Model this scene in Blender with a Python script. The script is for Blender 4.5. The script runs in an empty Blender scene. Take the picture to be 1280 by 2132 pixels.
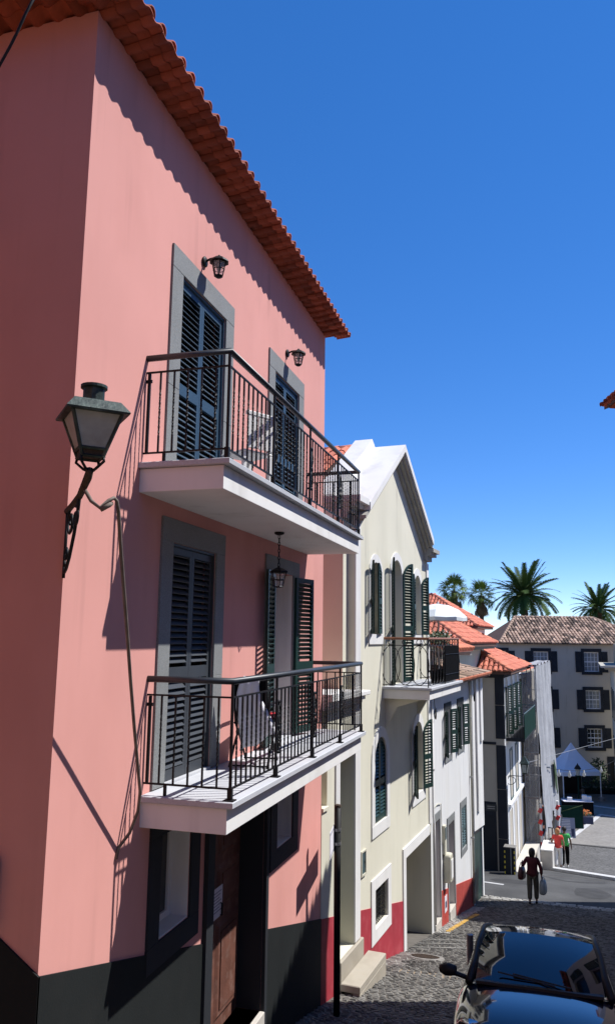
import bpy, math, random
from mathutils import Vector, Matrix
random.seed(11)
S = bpy.context.scene
COL = S.collection
PI = math.pi
def rad(d): return math.radians(d)

# ------------------------------------------------------------------ camera, sky, sun, exposure
cam_d = bpy.data.cameras.new('camera'); cam = bpy.data.objects.new('camera', cam_d); COL.objects.link(cam)
cam_d.sensor_fit = 'HORIZONTAL'; cam_d.sensor_width = 36; cam_d.lens = 45.0
cam_d.clip_start = 0.05; cam_d.clip_end = 3000
cam.matrix_world = Matrix(((0.95961, 0.03354, 0.27933, 3.4), (0.28108, -0.15681, -0.94679, 0), (0.01204, 0.98706, -0.15991, 0), (0, 0, 0, 1)))
S.camera = cam
W = bpy.data.worlds.new('World'); S.world = W; W.use_nodes = True
nt = W.node_tree; bg = nt.nodes['Background']; bg.inputs[1].default_value = 0.075
sky = nt.nodes.new('ShaderNodeTexSky'); sky.sky_type = 'NISHITA'; sky.sun_disc = False
sky.sun_elevation = rad(56.8); sky.sun_rotation = rad(62.5)
sky.altitude = 1500; sky.air_density = 0.62; sky.dust_density = 0.0; sky.ozone_density = 2.6
hs = nt.nodes.new('ShaderNodeHueSaturation'); hs.inputs['Hue'].default_value = 0.512; hs.inputs['Saturation'].default_value = 1.55; hs.inputs['Value'].default_value = 3.15   # deep clear blue of the photograph
gm_ = nt.nodes.new('ShaderNodeGamma'); gm_.inputs[1].default_value = 0.7
nt.links.new(sky.outputs[0], gm_.inputs[0]); nt.links.new(gm_.outputs[0], hs.inputs['Color']); nt.links.new(hs.outputs[0], bg.inputs[0])
sd = bpy.data.lights.new('sun', 'SUN'); sd.energy = 5.0; sd.angle = rad(0.5); sd.color = (1, 0.975, 0.945)
sun = bpy.data.objects.new('sun', sd); COL.objects.link(sun)
sun.rotation_euler = Vector((-1, -0.52, -1.72)).to_track_quat('-Z', 'Y').to_euler()
S.view_settings.view_transform = 'Standard'; S.view_settings.look = 'None'
S.view_settings.exposure = 0.55; S.view_settings.gamma = 1; S.view_settings.use_curve_mapping = False

# ------------------------------------------------------------------ materials
def mat(name, col, rough=0.8, var=0.0, scale=3.0, bump=0.0, bscale=60.0, metal=0.0, spec=0.35, coat=0.0,
        rnd=0.0, island=0.0, stain=None, stain_s=1.2, stain_amt=0.35, streak=0.0, sheen=0, speck=None, rain=0.0):
    m = bpy.data.materials.new(name); m.use_nodes = True
    n = m.node_tree.nodes; l = m.node_tree.links; b = n['Principled BSDF']
    b.inputs['Roughness'].default_value = rough; b.inputs['Metallic'].default_value = metal
    b.inputs['Specular IOR Level'].default_value = spec
    if coat: b.inputs['Coat Weight'].default_value = coat; b.inputs['Coat Roughness'].default_value = 0.03
    tc = n.new('ShaderNodeTexCoord'); vec = tc.outputs['Object']
    rgb = n.new('ShaderNodeRGB'); rgb.outputs[0].default_value = (*col, 1); cur = rgb.outputs[0]
    def noise(sc, det=4):
        t = n.new('ShaderNodeTexNoise'); t.inputs['Scale'].default_value = sc; t.inputs['Detail'].default_value = det
        l.new(vec, t.inputs['Vector']); return t
    def hsv_by(sock, lo, hi):
        mr = n.new('ShaderNodeMapRange'); mr.inputs[3].default_value = lo; mr.inputs[4].default_value = hi
        l.new(sock, mr.inputs[0]); h = n.new('ShaderNodeHueSaturation')
        l.new(mr.outputs[0], h.inputs['Value']); nonlocal cur
        l.new(cur, h.inputs['Color']); cur = h.outputs[0]
    if var:
        t = noise(scale, 6); cr = n.new('ShaderNodeMapRange'); cr.inputs[1].default_value = 0.3; cr.inputs[2].default_value = 0.7
        l.new(t.outputs['Fac'], cr.inputs[0]); hsv_by(cr.outputs[0], 1 - var, 1 + var)
    if speck:
        t = noise(speck[0], 2); cr = n.new('ShaderNodeMapRange'); cr.inputs[1].default_value = 0.35; cr.inputs[2].default_value = 0.65
        l.new(t.outputs['Fac'], cr.inputs[0]); hsv_by(cr.outputs[0], 1 - speck[1], 1 + speck[1])
    if rnd:
        oi = n.new('ShaderNodeObjectInfo'); hsv_by(oi.outputs['Random'], 1 - rnd, 1 + rnd)
    if island:
        g = n.new('ShaderNodeNewGeometry'); hsv_by(g.outputs['Random Per Island'], 1 - island, 1 + island)
    if stain:
        t = noise(stain_s, 8)
        if streak:
            mp = n.new('ShaderNodeMapping'); mp.inputs['Scale'].default_value = (1, 1, streak); l.new(vec, mp.inputs[0]); l.new(mp.outputs[0], t.inputs['Vector'])
        cr = n.new('ShaderNodeMapRange'); cr.inputs[1].default_value = 0.5; cr.inputs[2].default_value = 0.75; cr.inputs[4].default_value = stain_amt
        l.new(t.outputs['Fac'], cr.inputs[0]); mx = n.new('ShaderNodeMix'); mx.data_type = 'RGBA'
        l.new(cr.outputs[0], mx.inputs[0]); l.new(cur, mx.inputs[6]); mx.inputs[7].default_value = (*stain, 1); cur = mx.outputs[2]
    if rain:
        t = noise(5.0, 6); mp = n.new('ShaderNodeMapping'); mp.inputs['Scale'].default_value = (1, 1, .05); l.new(vec, mp.inputs[0]); l.new(mp.outputs[0], t.inputs['Vector'])
        t2 = noise(.9, 3); mu = n.new('ShaderNodeMath'); mu.operation = 'MULTIPLY'
        cr = n.new('ShaderNodeMapRange'); cr.inputs[1].default_value = 0.52; cr.inputs[2].default_value = 0.72; l.new(t.outputs['Fac'], cr.inputs[0])
        c2_ = n.new('ShaderNodeMapRange'); c2_.inputs[1].default_value = 0.45; c2_.inputs[2].default_value = 0.65; l.new(t2.outputs['Fac'], c2_.inputs[0])
        l.new(cr.outputs[0], mu.inputs[0]); l.new(c2_.outputs[0], mu.inputs[1]); hsv_by(mu.outputs[0], 1.0, 1 - rain)
    l.new(cur, b.inputs['Base Color'])
    if bump:
        t = noise(bscale, 5); bp = n.new('ShaderNodeBump'); bp.inputs['Strength'].default_value = bump; bp.inputs['Distance'].default_value = 0.02
        l.new(t.outputs['Fac'], bp.inputs['Height']); l.new(bp.outputs[0], b.inputs['Normal'])
    return m
M = {}
M['pink'] = mat('pink_plaster', (0.60, 0.286, 0.248), 0.92, 0.05, 0.7, 0.05, 110, stain=(0.52, 0.235, 0.20), stain_s=1.3, stain_amt=0.5, streak=0.35, spec=0.2, rain=0.16)
M['charcoal'] = mat('charcoal_plinth_paint', (0.0125, 0.0145, 0.0145), 0.8, 0.12, 1.5, 0.08, 50, spec=0.15, stain=(0.022, 0.022, 0.021), stain_s=2.0)
M['trimstone'] = mat('weathered_trim_stone', (0.36, 0.345, 0.30), 0.9, 0.1, 2, 0.1, 30, stain=(0.24, 0.225, 0.19), stain_s=2.5, stain_amt=0.6)
M['stone'] = mat('grey_basalt_trim', (0.185, 0.192, 0.190), 0.8, 0.06, 3, 0.06, 90, speck=(160, 0.22))
M['darkstone'] = mat('dark_painted_stone', (0.022, 0.024, 0.028), 0.75, 0.08, 3, 0.05, 60, spec=0.2)
M['slab'] = mat('balcony_slab_stone', (0.42, 0.43, 0.45), 0.7, 0.06, 3, 0.03, 60, speck=(120, 0.1))
M['white'] = mat('white_paint', (0.68, 0.67, 0.645), 0.75, 0.03, 2, 0.03, 40, stain=(0.50, 0.48, 0.44), stain_s=2.2, stain_amt=0.45, streak=0.25, rain=0.22)
M['cream'] = mat('cream_plaster', (0.62, 0.595, 0.48), 0.9, 0.05, 0.8, 0.06, 40, stain=(0.52, 0.50, 0.39), stain_s=1.3, stain_amt=0.5, streak=0.25, rain=0.22)
M['terracotta'] = mat('warm_bounce_plaster', (0.58, 0.24, 0.12), 0.9, 0.05, 0.8)  # warm tone for the unseen houses added to bounce light
M['peach'] = mat('peach_side_plaster', (0.66, 0.50, 0.38), 0.9, 0.05, 0.8, 0.05, 40)
M['whitewash'] = mat('whitewashed_plaster', (0.64, 0.64, 0.63), 0.9, 0.04, 0.9, 0.09, 30, stain=(0.6, 0.59, 0.55), stain_s=1.4, stain_amt=0.5, streak=0.3, rain=0.22)
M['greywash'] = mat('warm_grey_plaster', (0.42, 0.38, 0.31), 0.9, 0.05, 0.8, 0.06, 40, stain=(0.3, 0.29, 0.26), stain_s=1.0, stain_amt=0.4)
M['red'] = mat('red_plinth_paint', (0.33, 0.028, 0.042), 0.7, 0.1, 2, 0.06, 40, stain=(0.42, 0.12, 0.13), stain_s=4, stain_amt=0.3)
M['brick_red'] = mat('rough_red_plinth', (0.36, 0.045, 0.032), 0.85, 0.15, 4, 0.35, 25)
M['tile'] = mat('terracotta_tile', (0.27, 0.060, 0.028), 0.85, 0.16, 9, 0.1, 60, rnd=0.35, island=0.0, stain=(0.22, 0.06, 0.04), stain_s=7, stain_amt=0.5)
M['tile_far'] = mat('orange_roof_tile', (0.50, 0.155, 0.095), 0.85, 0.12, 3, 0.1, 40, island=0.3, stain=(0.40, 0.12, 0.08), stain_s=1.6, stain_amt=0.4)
M['tile_orange'] = mat('orange_ridge_tile', (0.56, 0.19, 0.11), 0.85, 0.12, 5, 0.1, 40, rnd=0.15)
M['tile_old'] = mat('weathered_old_tile', (0.29, 0.20, 0.145), 0.9, 0.12, 3, 0.1, 40, island=0.8)
M['underlay'] = mat('dark_roof_underlay', (0.10, 0.055, 0.04), 0.9, 0.2, 3)
M['iron'] = mat('black_iron', (0.007, 0.007, 0.008), 0.55, 0.1, 20, 0.05, 120, spec=0.25)
M['handrail'] = mat('dark_blue_grey_handrail', (0.026, 0.032, 0.040), 0.42, 0.05, 10, spec=0.4)
M['shutter'] = mat('blue_grey_shutter_paint', (0.028, 0.060, 0.095), 0.5, 0.05, 5, 0.03, 60, rnd=0.06)
M['shutter_dk'] = mat('slate_shutter_paint', (0.036, 0.042, 0.050), 0.5, 0.05, 5, 0.03, 60, rnd=0.06)
M['green'] = mat('dark_green_shutter_paint', (0.010, 0.034, 0.028), 0.42, 0.1, 6, 0.03, 60, rnd=0.12)
M['green_grey'] = mat('grey_green_shutter_paint', (0.055, 0.09, 0.095), 0.55, 0.1, 6, 0.03, 60)
M['pane'] = mat('dark_window_glass', (0.012, 0.015, 0.019), 0.06, spec=0.6)
M['pane_lit'] = mat('curtained_window_glass', (0.20, 0.22, 0.235), 0.15, 0.25, 2.5, spec=0.6)
M['dark'] = mat('dark_interior', (0.014, 0.013, 0.012), 0.9)
M['wood'] = mat('worn_brown_door', (0.125, 0.052, 0.036), 0.6, 0.2, 5, 0.12, 30, stain=(0.26, 0.17, 0.14), stain_s=9, stain_amt=0.5)
M['wood_rail'] = mat('wooden_handrail', (0.24, 0.10, 0.05), 0.5, 0.15, 8)
M['paper'] = mat('paper', (0.62, 0.60, 0.64), 0.85, 0.05, 6)
M['grey_ink'] = mat('grey_ink', (0.22, 0.22, 0.26), 0.9)
M['verdigris'] = mat('weathered_green_metal', (0.030, 0.045, 0.040), 0.5, 0.35, 12, 0.15, 40, metal=0.3, stain=(0.14, 0.18, 0.15), stain_s=6, stain_amt=0.5)
M['frost'] = mat('frosted_lamp_glass', (0.34, 0.37, 0.34), 0.35, 0.12, 9, spec=0.5, stain=(0.12, 0.11, 0.08), stain_s=8, stain_amt=0.4)
M['rust'] = mat('rusty_iron', (0.055, 0.038, 0.026), 0.8, 0.4, 25, 0.3, 60)
M['conduit'] = mat('dirty_conduit', (0.13, 0.105, 0.085), 0.7, 0.3, 10, 0.1, 60)
M['grey_metal'] = mat('brushed_grey_metal', (0.25, 0.25, 0.26), 0.4, 0.1, 10, metal=0.6)
M['galv'] = mat('galvanised_tube', (0.36, 0.36, 0.36), 0.45, 0.1, 10, metal=0.5)
M['concrete'] = mat('pale_concrete', (0.46, 0.43, 0.38), 0.9, 0.12, 2.5, 0.12, 40, stain=(0.30, 0.28, 0.24), stain_s=2.5, stain_amt=0.5)
M['stepstone'] = mat('worn_step_stone', (0.34, 0.305, 0.245), 0.85, 0.12, 3, 0.12, 40, stain=(0.27, 0.25, 0.22), stain_s=3, stain_amt=0.6)
M['mortar'] = mat('street_mortar', (0.105, 0.095, 0.082), 0.95, 0.25, 3, 0.2, 40)
M['cobble'] = mat('basalt_cobble', (0.138, 0.132, 0.120), 0.72, 0.15, 14, 0.2, 60, island=0.5)
M['pale_cobble'] = mat('pale_setts', (0.40, 0.385, 0.35), 0.85, 0.12, 10, 0.15, 60, island=0.25)
M['asphalt'] = mat('worn_asphalt', (0.062, 0.062, 0.062), 0.92, 0.3, .7, 0.3, 120, speck=(90, 0.2), stain=(0.035, 0.035, 0.036), stain_s=.6, stain_amt=.7)
M['darkpatch'] = mat('newer_asphalt_patch', (0.038, 0.038, 0.039), 0.95, 0.2, 3, 0.3, 100)
M['setts'] = mat('fine_grey_setts', (0.085, 0.083, 0.080), 0.85, 0.12, 0.8, 0.4, 25, speck=(9, 0.45))
M['plaza'] = mat('plaza_paving', (0.19, 0.18, 0.165), 0.9, 0.1, 0.7, 0.1, 20, speck=(5, 0.12))
M['white_line'] = mat('pale_stone_line', (0.42, 0.42, 0.42), 0.9, 0.15, 4)
M['yellow'] = mat('worn_yellow_paint', (0.42, 0.25, 0.05), 0.9, 0.3, 12, stain=(0.14, 0.13, 0.11), stain_s=9, stain_amt=0.9)
M['earth'] = mat('ground_earth', (0.20, 0.15, 0.10), 0.95, 0.2, 1)
M['carpaint'] = mat('black_car_paint', (0.004, 0.007, 0.016), 0.10, spec=0.6, coat=1.0)
M['carglass'] = mat('dark_car_glass', (0.004, 0.005, 0.007), 0.03, spec=0.75, coat=0.6)
M['rubber'] = mat('black_rubber', (0.012, 0.012, 0.012), 0.75)
M['chrome'] = mat('bright_metal', (0.6, 0.6, 0.62), 0.15, metal=1.0)
M['plastic_blk'] = mat('black_plastic', (0.010, 0.010, 0.010), 0.5)
M['towel'] = mat('white_towel', (0.70, 0.70, 0.74), 0.95, 0.06, 8, 0.2, 80)
M['redcloth'] = mat('red_cushion', (0.42, 0.02, 0.03), 0.9, 0.1, 8)
M['parasol'] = mat('white_parasol_cloth', (0.66, 0.70, 0.70), 0.85, 0.03, 3)
M['tarp'] = mat('white_scaffold_sheet', (0.32, 0.325, 0.335), 0.85, 0.12, 1.5, 0.9, 5, stain=(0.26, 0.27, 0.29), stain_s=1.2, stain_amt=.5, streak=.3)
M['netting'] = mat('grey_scaffold_net', (0.30, 0.30, 0.31), 0.9, 0.15, 2.0, 0.3, 8)
M['tent'] = mat('blue_white_tent_cloth', (0.58, 0.64, 0.74), 0.8, 0.04, 1)
M['farwall'] = mat('grey_white_render', (0.46, 0.415, 0.345), 0.9, 0.05, 0.5, stain=(0.37, 0.33, 0.27), stain_s=0.5, stain_amt=0.4, rain=0.22)
M['quoin'] = mat('dark_blue_grey_stone', (0.028, 0.031, 0.038), 0.9, 0.15, 2, 0.1, 20, spec=0.1)
M['ochre'] = mat('ochre_plaster', (0.50, 0.42, 0.29), 0.9, 0.07, 0.8)
M['sash'] = mat('white_sash_paint', (0.70, 0.71, 0.73), 0.6)
M['palm'] = mat('palm_leaf', (0.048, 0.088, 0.020), 0.7, 0.2, 2, rnd=0.3, spec=0.12)
M['palm_lt'] = mat('fan_palm_leaf', (0.13, 0.185, 0.04), 0.75, 0.2, 2, rnd=0.35, spec=0.12)
M['palm_dead'] = mat('dead_palm_leaf', (0.20, 0.15, 0.075), 0.9, 0.2, 2, rnd=0.3)
M['trunk'] = mat('palm_trunk', (0.075, 0.055, 0.040), 0.95, 0.3, 6, 0.5, 20)
M['leaf'] = mat('shrub_leaf', (0.035, 0.062, 0.02), 0.6, 0.2, 4, island=0.5)
M['petal'] = mat('orange_petals', (0.60, 0.16, 0.03), 0.7, island=0.4)
M['wpetal'] = mat('white_petals', (0.7, 0.65, 0.62), 0.7)
M['skin'] = mat('skin', (0.34, 0.18, 0.12), 0.6)
M['skin_dk'] = mat('dark_skin', (0.11, 0.06, 0.04), 0.6)
M['maroon'] = mat('maroon_jacket', (0.060, 0.008, 0.012), 0.9, 0.15, 14, 0.3, 25)
M['olive'] = mat('olive_trousers', (0.075, 0.066, 0.05), 0.9, 0.15, 14, 0.3, 25)
M['coral'] = mat('coral_red_top', (0.62, 0.06, 0.05), 0.9, 0.1, 14)
M['whitecloth'] = mat('white_trousers', (0.68, 0.66, 0.62), 0.9, 0.06, 14)
M['greencloth'] = mat('bright_green_shirt', (0.06, 0.42, 0.10), 0.9, 0.1, 14)
M['blackcloth'] = mat('black_cloth', (0.006, 0.006, 0.007), 0.95, spec=0.05)
M['hair_dk'] = mat('dark_hair', (0.012, 0.009, 0.008), 0.6, 0.2, 30)
M['hair_rd'] = mat('strawberry_blonde_hair', (0.34, 0.15, 0.06), 0.6, 0.2, 30)
M['bag_blk'] = mat('black_leather', (0.012, 0.010, 0.010), 0.4)
M['bag_gry'] = mat('grey_plastic_bag', (0.26, 0.28, 0.28), 0.5, 0.1, 8, 0.2, 20)
M['bag_red'] = mat('dark_red_leather', (0.07, 0.02, 0.02), 0.4)
M['navy'] = mat('navy_plastic', (0.03, 0.04, 0.09), 0.6)
M['yellowtape'] = mat('yellow_reflective_tape', (0.62, 0.50, 0.05), 0.6)
M['dkgreen'] = mat('dark_green_canvas', (0.007, 0.028, 0.022), 0.95, 0.1, 2, spec=0.08)
M['redtape'] = mat('red_tape', (0.5, 0.03, 0.03), 0.6)
M['board'] = mat('blue_grey_notice_board', (0.22, 0.25, 0.34), 0.7, 0.05, 3)
M['glassbulb'] = mat('clear_bulb_glass', (0.5, 0.5, 0.48), 0.1, spec=0.7)
M['pvc'] = mat('cream_pvc_pipe', (0.50, 0.48, 0.38), 0.6, 0.08, 5)
M['plaquebl'] = mat('dark_street_plaque', (0.02, 0.025, 0.028), 0.4)

# ------------------------------------------------------------------ mesh helpers
class MB:
    def __init__(s): s.v = []; s.f = []; s.m = []; s.cur = 0
    def add(s, vs, fs):
        o = len(s.v); s.v += [tuple(p) for p in vs]
        for f in fs: s.f.append(tuple(i + o for i in f)); s.m.append(s.cur)
    def box(s, x0, x1, y0, y1, z0, z1):
        s.add([(x0, y0, z0), (x1, y0, z0), (x1, y1, z0), (x0, y1, z0), (x0, y0, z1), (x1, y0, z1), (x1, y1, z1), (x0, y1, z1)],
              [(0, 3, 2, 1), (4, 5, 6, 7), (0, 1, 5, 4), (1, 2, 6, 5), (2, 3, 7, 6), (3, 0, 4, 7)]); return s
    def bbox(s, x0, x1, y0, y1, z0, z1, b=0.01):
        # bevelled box: three rings top and bottom
        o = len(s.v); rings = [(z0, b), (z0 + b, 0), (z1 - b, 0), (z1, b)]; vs = []
        for z, i in rings: vs += [(x0 + i, y0 + i, z), (x1 - i, y0 + i, z), (x1 - i, y1 - i, z), (x0 + i, y1 - i, z)]
        fs = [(3, 2, 1, 0), (12, 13, 14, 15)]
        for r in range(3):
            for k in range(4): a = r * 4 + k; c = r * 4 + (k + 1) % 4; fs.append((a, c, c + 4, a + 4))
        s.add(vs, fs); return s
    def mbox(s, mtx, sx, sy, sz):
        hx, hy, hz = sx / 2, sy / 2, sz / 2
        vs = [mtx @ Vector(p) for p in ((-hx, -hy, -hz), (hx, -hy, -hz), (hx, hy, -hz), (-hx, hy, -hz), (-hx, -hy, hz), (hx, -hy, hz), (hx, hy, hz), (-hx, hy, hz))]
        s.add(vs, [(0, 3, 2, 1), (4, 5, 6, 7), (0, 1, 5, 4), (1, 2, 6, 5), (2, 3, 7, 6), (3, 0, 4, 7)]); return s
    def poly(s, pts): s.add(pts, [tuple(range(len(pts)))]); return s
    def prism(s, pts, d):
        n = len(pts); d = Vector(d); b = [Vector(p) + d for p in pts]
        s.add([*pts, *b], [tuple(range(n - 1, -1, -1)), tuple(range(n, 2 * n))] + [(i, (i + 1) % n, (i + 1) % n + n, i + n) for i in range(n)]); return s
    def tube(s, pts, r, n=6, caps=True, closed=False):
        pts = [Vector(p) for p in pts]; N = len(pts); o = len(s.v); rr = r if isinstance(r, (list, tuple)) else [r] * N
        prev = None; vs = []; fs = []
        for i, p in enumerate(pts):
            if closed: d = pts[(i + 1) % N] - pts[i - 1]
            else: d = pts[min(i + 1, N - 1)] - pts[max(i - 1, 0)]
            d.normalize()
            if prev is None:
                a = Vector((0, 0, 1)) if abs(d.z) < 0.9 else Vector((1, 0, 0)); u = d.cross(a).normalized()
            else:
                u = prev - d * prev.dot(d); u.normalize()
            prev = u; w = d.cross(u)
            for k in range(n): t = 2 * PI * k / n; vs.append(p + (u * math.cos(t) + w * math.sin(t)) * rr[i])
        for i in range(N if closed else N - 1):
            for k in range(n):
                a = i * n + k; b = i * n + (k + 1) % n; j = ((i + 1) % N) * n
                fs.append((a, b, j + (k + 1) % n, j + k))
        if caps and not closed: fs += [tuple(range(n - 1, -1, -1)), tuple(range((N - 1) * n, N * n))]
        s.add(vs, fs); return s
    def lathe(s, prof, n=16, c=(0, 0, 0), caps=True):
        vs = []; fs = []
        for r, z in prof:
            for k in range(n): t = 2 * PI * k / n; vs.append((c[0] + r * math.cos(t), c[1] + r * math.sin(t), c[2] + z))
        for i in range(len(prof) - 1):
            for k in range(n): a = i * n + k; b = i * n + (k + 1) % n; fs.append((a, b, b + n, a + n))
        if caps: fs += [tuple(range(n - 1, -1, -1)), tuple(range((len(prof) - 1) * n, len(prof) * n))]
        s.add(vs, fs); return s
    def frustum(s, c, a0, a1, z0, z1, n=4, rot=PI / 4):
        return s.lathe([(a0 / math.cos(PI / n), z0), (a1 / math.cos(PI / n), z1)], n, c)
    def mesh(s, name, mats, smooth=False):
        me = bpy.data.meshes.new(name); me.from_pydata(s.v, [], s.f)
        for m in (mats if isinstance(mats, (list, tuple)) else [mats]): me.materials.append(M[m] if isinstance(m, str) else m)
        if isinstance(mats, (list, tuple)) and len(mats) > 1: me.polygons.foreach_set('material_index', s.m)
        if smooth: me.polygons.foreach_set('use_smooth', [True] * len(me.polygons))
        me.update(); return me
def tag(o, label=None, cat=None, group=None, kind=None):
    for k, v in (('label', label), ('category', cat), ('group', group), ('kind', kind)):
        if v: o[k] = v
    return o
def place(name, me, parent=None, loc=(0, 0, 0), rot=(0, 0, 0)):
    o = bpy.data.objects.new(name, me); COL.objects.link(o); o.location = loc; o.rotation_euler = rot
    if parent: o.parent = parent
    return o
def obj(name, mb, mats, parent=None, loc=(0, 0, 0), rot=(0, 0, 0), smooth=False):
    return place(name, mb.mesh(name, mats, smooth), parent, loc, rot)
def thing(name, label, cat, loc=(0, 0, 0), rotz=0, group=None):
    o = bpy.data.objects.new(name, None); COL.objects.link(o); o.location = loc; o.rotation_euler = (0, 0, rotz)
    o.empty_display_size = 0.2
    return tag(o, label, cat, group)
def kids(o): return [c for c in bpy.data.objects if c.parent == o]
def copy_tree(o, loc=None, rotz=None, label=None, parent=None, depth=0):
    c = o.copy(); COL.objects.link(c)
    if parent: c.parent = parent
    if loc is not None: c.location = loc
    if rotz is not None: c.rotation_euler = (0, 0, rotz)
    if label: c['label'] = label
    for ch in kids(o): copy_tree(ch, parent=c, depth=depth + 1)
    return c

def lerp_tab(tab, y):
    if y <= tab[0][0]: return tab[0][1]
    for (a, b), (c, d) in zip(tab, tab[1:]):
        if y <= c: return b + (d - b) * (y - a) / (c - a)
    return tab[-1][1]
GT = [(-60, 12), (0, -2.3), (5, -3.65), (9.7, -4.95), (12.6, -5.68), (15.3, -6.08), (17.5, -6.6), (20.2, -7.13), (23, -7.6), (26, -8.2), (28, -8.45),
      (33.2, -9.1), (37.4, -9.95), (45, -10.95), (50, -11.4), (57, -11.8), (64, -12.0), (75, -12.3), (400, -13), (2000, -16)]
def gz(y): return lerp_tab(GT, y)
def facade(mb, y0, y1, z0, z1, holes, xf=0.0):
    """front wall sheet at x=xf with recessed openings; a hole is (ya, yb, za, zb, depth, arch_rise)"""
    ys = sorted({y0, y1, *[h[0] for h in holes], *[h[1] for h in holes]}); zs = sorted({z0, z1, *[h[2] for h in holes], *[h[3] for h in holes]})
    ys = [y for y in ys if y0 <= y <= y1]; zs = [z for z in zs if z0 <= z <= z1]
    for a, b in zip(ys, ys[1:]):
        for c, d in zip(zs, zs[1:]):
            ym, zm = (a + b) / 2, (c + d) / 2
            if any(h[0] < ym < h[1] and h[2] < zm < h[3] for h in holes): continue
            mb.poly([(xf, a, c), (xf, b, c), (xf, b, d), (xf, a, d)])
    for h in holes:
        ya, yb, za, zb, dep = h[:5]; rise = h[5] if len(h) > 5 else 0
        xb = xf - dep; zt = zb - rise
        mb.poly([(xf, ya, za), (xb, ya, za), (xb, ya, zt), (xf, ya, zt)]); mb.poly([(xf, yb, za), (xf, yb, zt), (xb, yb, zt), (xb, yb, za)])
        if za > z0 + 1e-4: mb.poly([(xf, ya, za), (xf, yb, za), (xb, yb, za), (xb, ya, za)])
        if not rise: mb.poly([(xf, ya, zb), (xb, ya, zb), (xb, yb, zb), (xf, yb, zb)])
        else:
            n = 12; cy = (ya + yb) / 2; hw = (yb - ya) / 2
            ar = [(cy - hw * math.cos(PI * k / n), zt + rise * math.sin(PI * k / n)) for k in range(n + 1)]
            for (p, q), (r_, t) in zip(ar, ar[1:]):
                mb.poly([(xf, p, q), (xf, r_, t), (xf, r_, zb), (xf, p, zb)]); mb.poly([(xf, p, q), (xb, p, q), (xb, r_, t), (xf, r_, t)])
def arch_band(mb, cy, hw, z0, z1, rise, wd, x0, x1, n=12):
    """architrave round an arched opening (jambs and arch), as wd wide band between x0 and x1"""
    zt = z1 - rise
    def path(e): return [(cy - hw - e, z0)] + [(cy - (hw + e) * math.cos(PI * k / n), zt + (rise + e) * math.sin(PI * k / n)) for k in range(n + 1)] + [(cy + hw + e, z0)]
    a, b = path(0), path(wd)
    for i in range(len(a) - 1):
        mb.prism([(x1, *a[i]), (x1, *a[i + 1]), (x1, *b[i + 1]), (x1, *b[i])], (x0 - x1, 0, 0))

# ---- shutters: leaf in local coords; hinge at origin, leaf runs along +y (sgn) , x = thickness
SLAT = {}
def slat_mesh(w, m, tilt=48, dep=0.062):
    k = (round(w, 3), m, tilt, dep)
    if k not in SLAT:
        a = rad(tilt); t = 0.008; mtx = Matrix.Rotation(a, 4, 'Y')
        SLAT[k] = MB().mbox(mtx, dep, w, t).mesh('slat', m)
    return SLAT[k]
def shutter(parent, x, y, z, w, h, sgn, ang, m, pitch=0.062, arch=0.0, mid=0.42, name='shutter', th=0.036, st=0.055, slab=None, tilt=48):
    """ang: opening angle in degrees from closed"""
    mb = MB()
    htop = h - arch
    def top(yy):  # yy distance from hinge; arched leaf peaks on the free side
        if not arch: return h
        u = min(max((yy) / w, 0), 1); return htop + arch * math.sqrt(max(0, 1 - (1 - u) ** 2))
    sx = -th / 2, th / 2
    def piece(a, b, c, d):
        ya, yb = sorted((sgn * a, sgn * b)); mb.box(sx[0], sx[1], ya, yb, c, d)
    piece(0, st, 0, top(st) - (0.03 if arch else 0)); piece(w - st, w, 0, top(w - st / 2))
    piece(st, w - st, 0, 0.10); zm = h * mid; piece(st, w - st, zm, zm + 0.12)
    if arch:
        n = 8; pts = [(sgn * w * k / n, top(w * k / n)) for k in range(n + 1)]
        for (a, b), (c, d) in zip(pts, pts[1:]): mb.prism([(sx[0], a, b - 0.055), (sx[0], c, d - 0.055), (sx[0], c, d), (sx[0], a, b)], (th, 0, 0))
    else: piece(st, w - st, h - 0.07, h)
    o = obj(name, mb, m, parent, (x, y, z), (0, 0, rad(ang * -sgn)))
    zz = 0.10 + pitch * 0.55
    while zz < h - 0.06:
        if not (zm - pitch * 0.35 < zz < zm + 0.12 + pitch * 0.35):
            y0s = st
            if arch and zz > htop - 0.03:
                q = (zz + 0.03 - htop) / arch
                if q >= 1: break
                y0s = max(st, w * (1 - math.sqrt(max(0, 1 - q * q))) + 0.03)
            if y0s < w - st - 0.04:
                place('slat', slat_mesh(w - st - y0s, m, tilt), o, (0, sgn * (y0s + w - st) / 2, zz))
        zz += pitch
    return o

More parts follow.
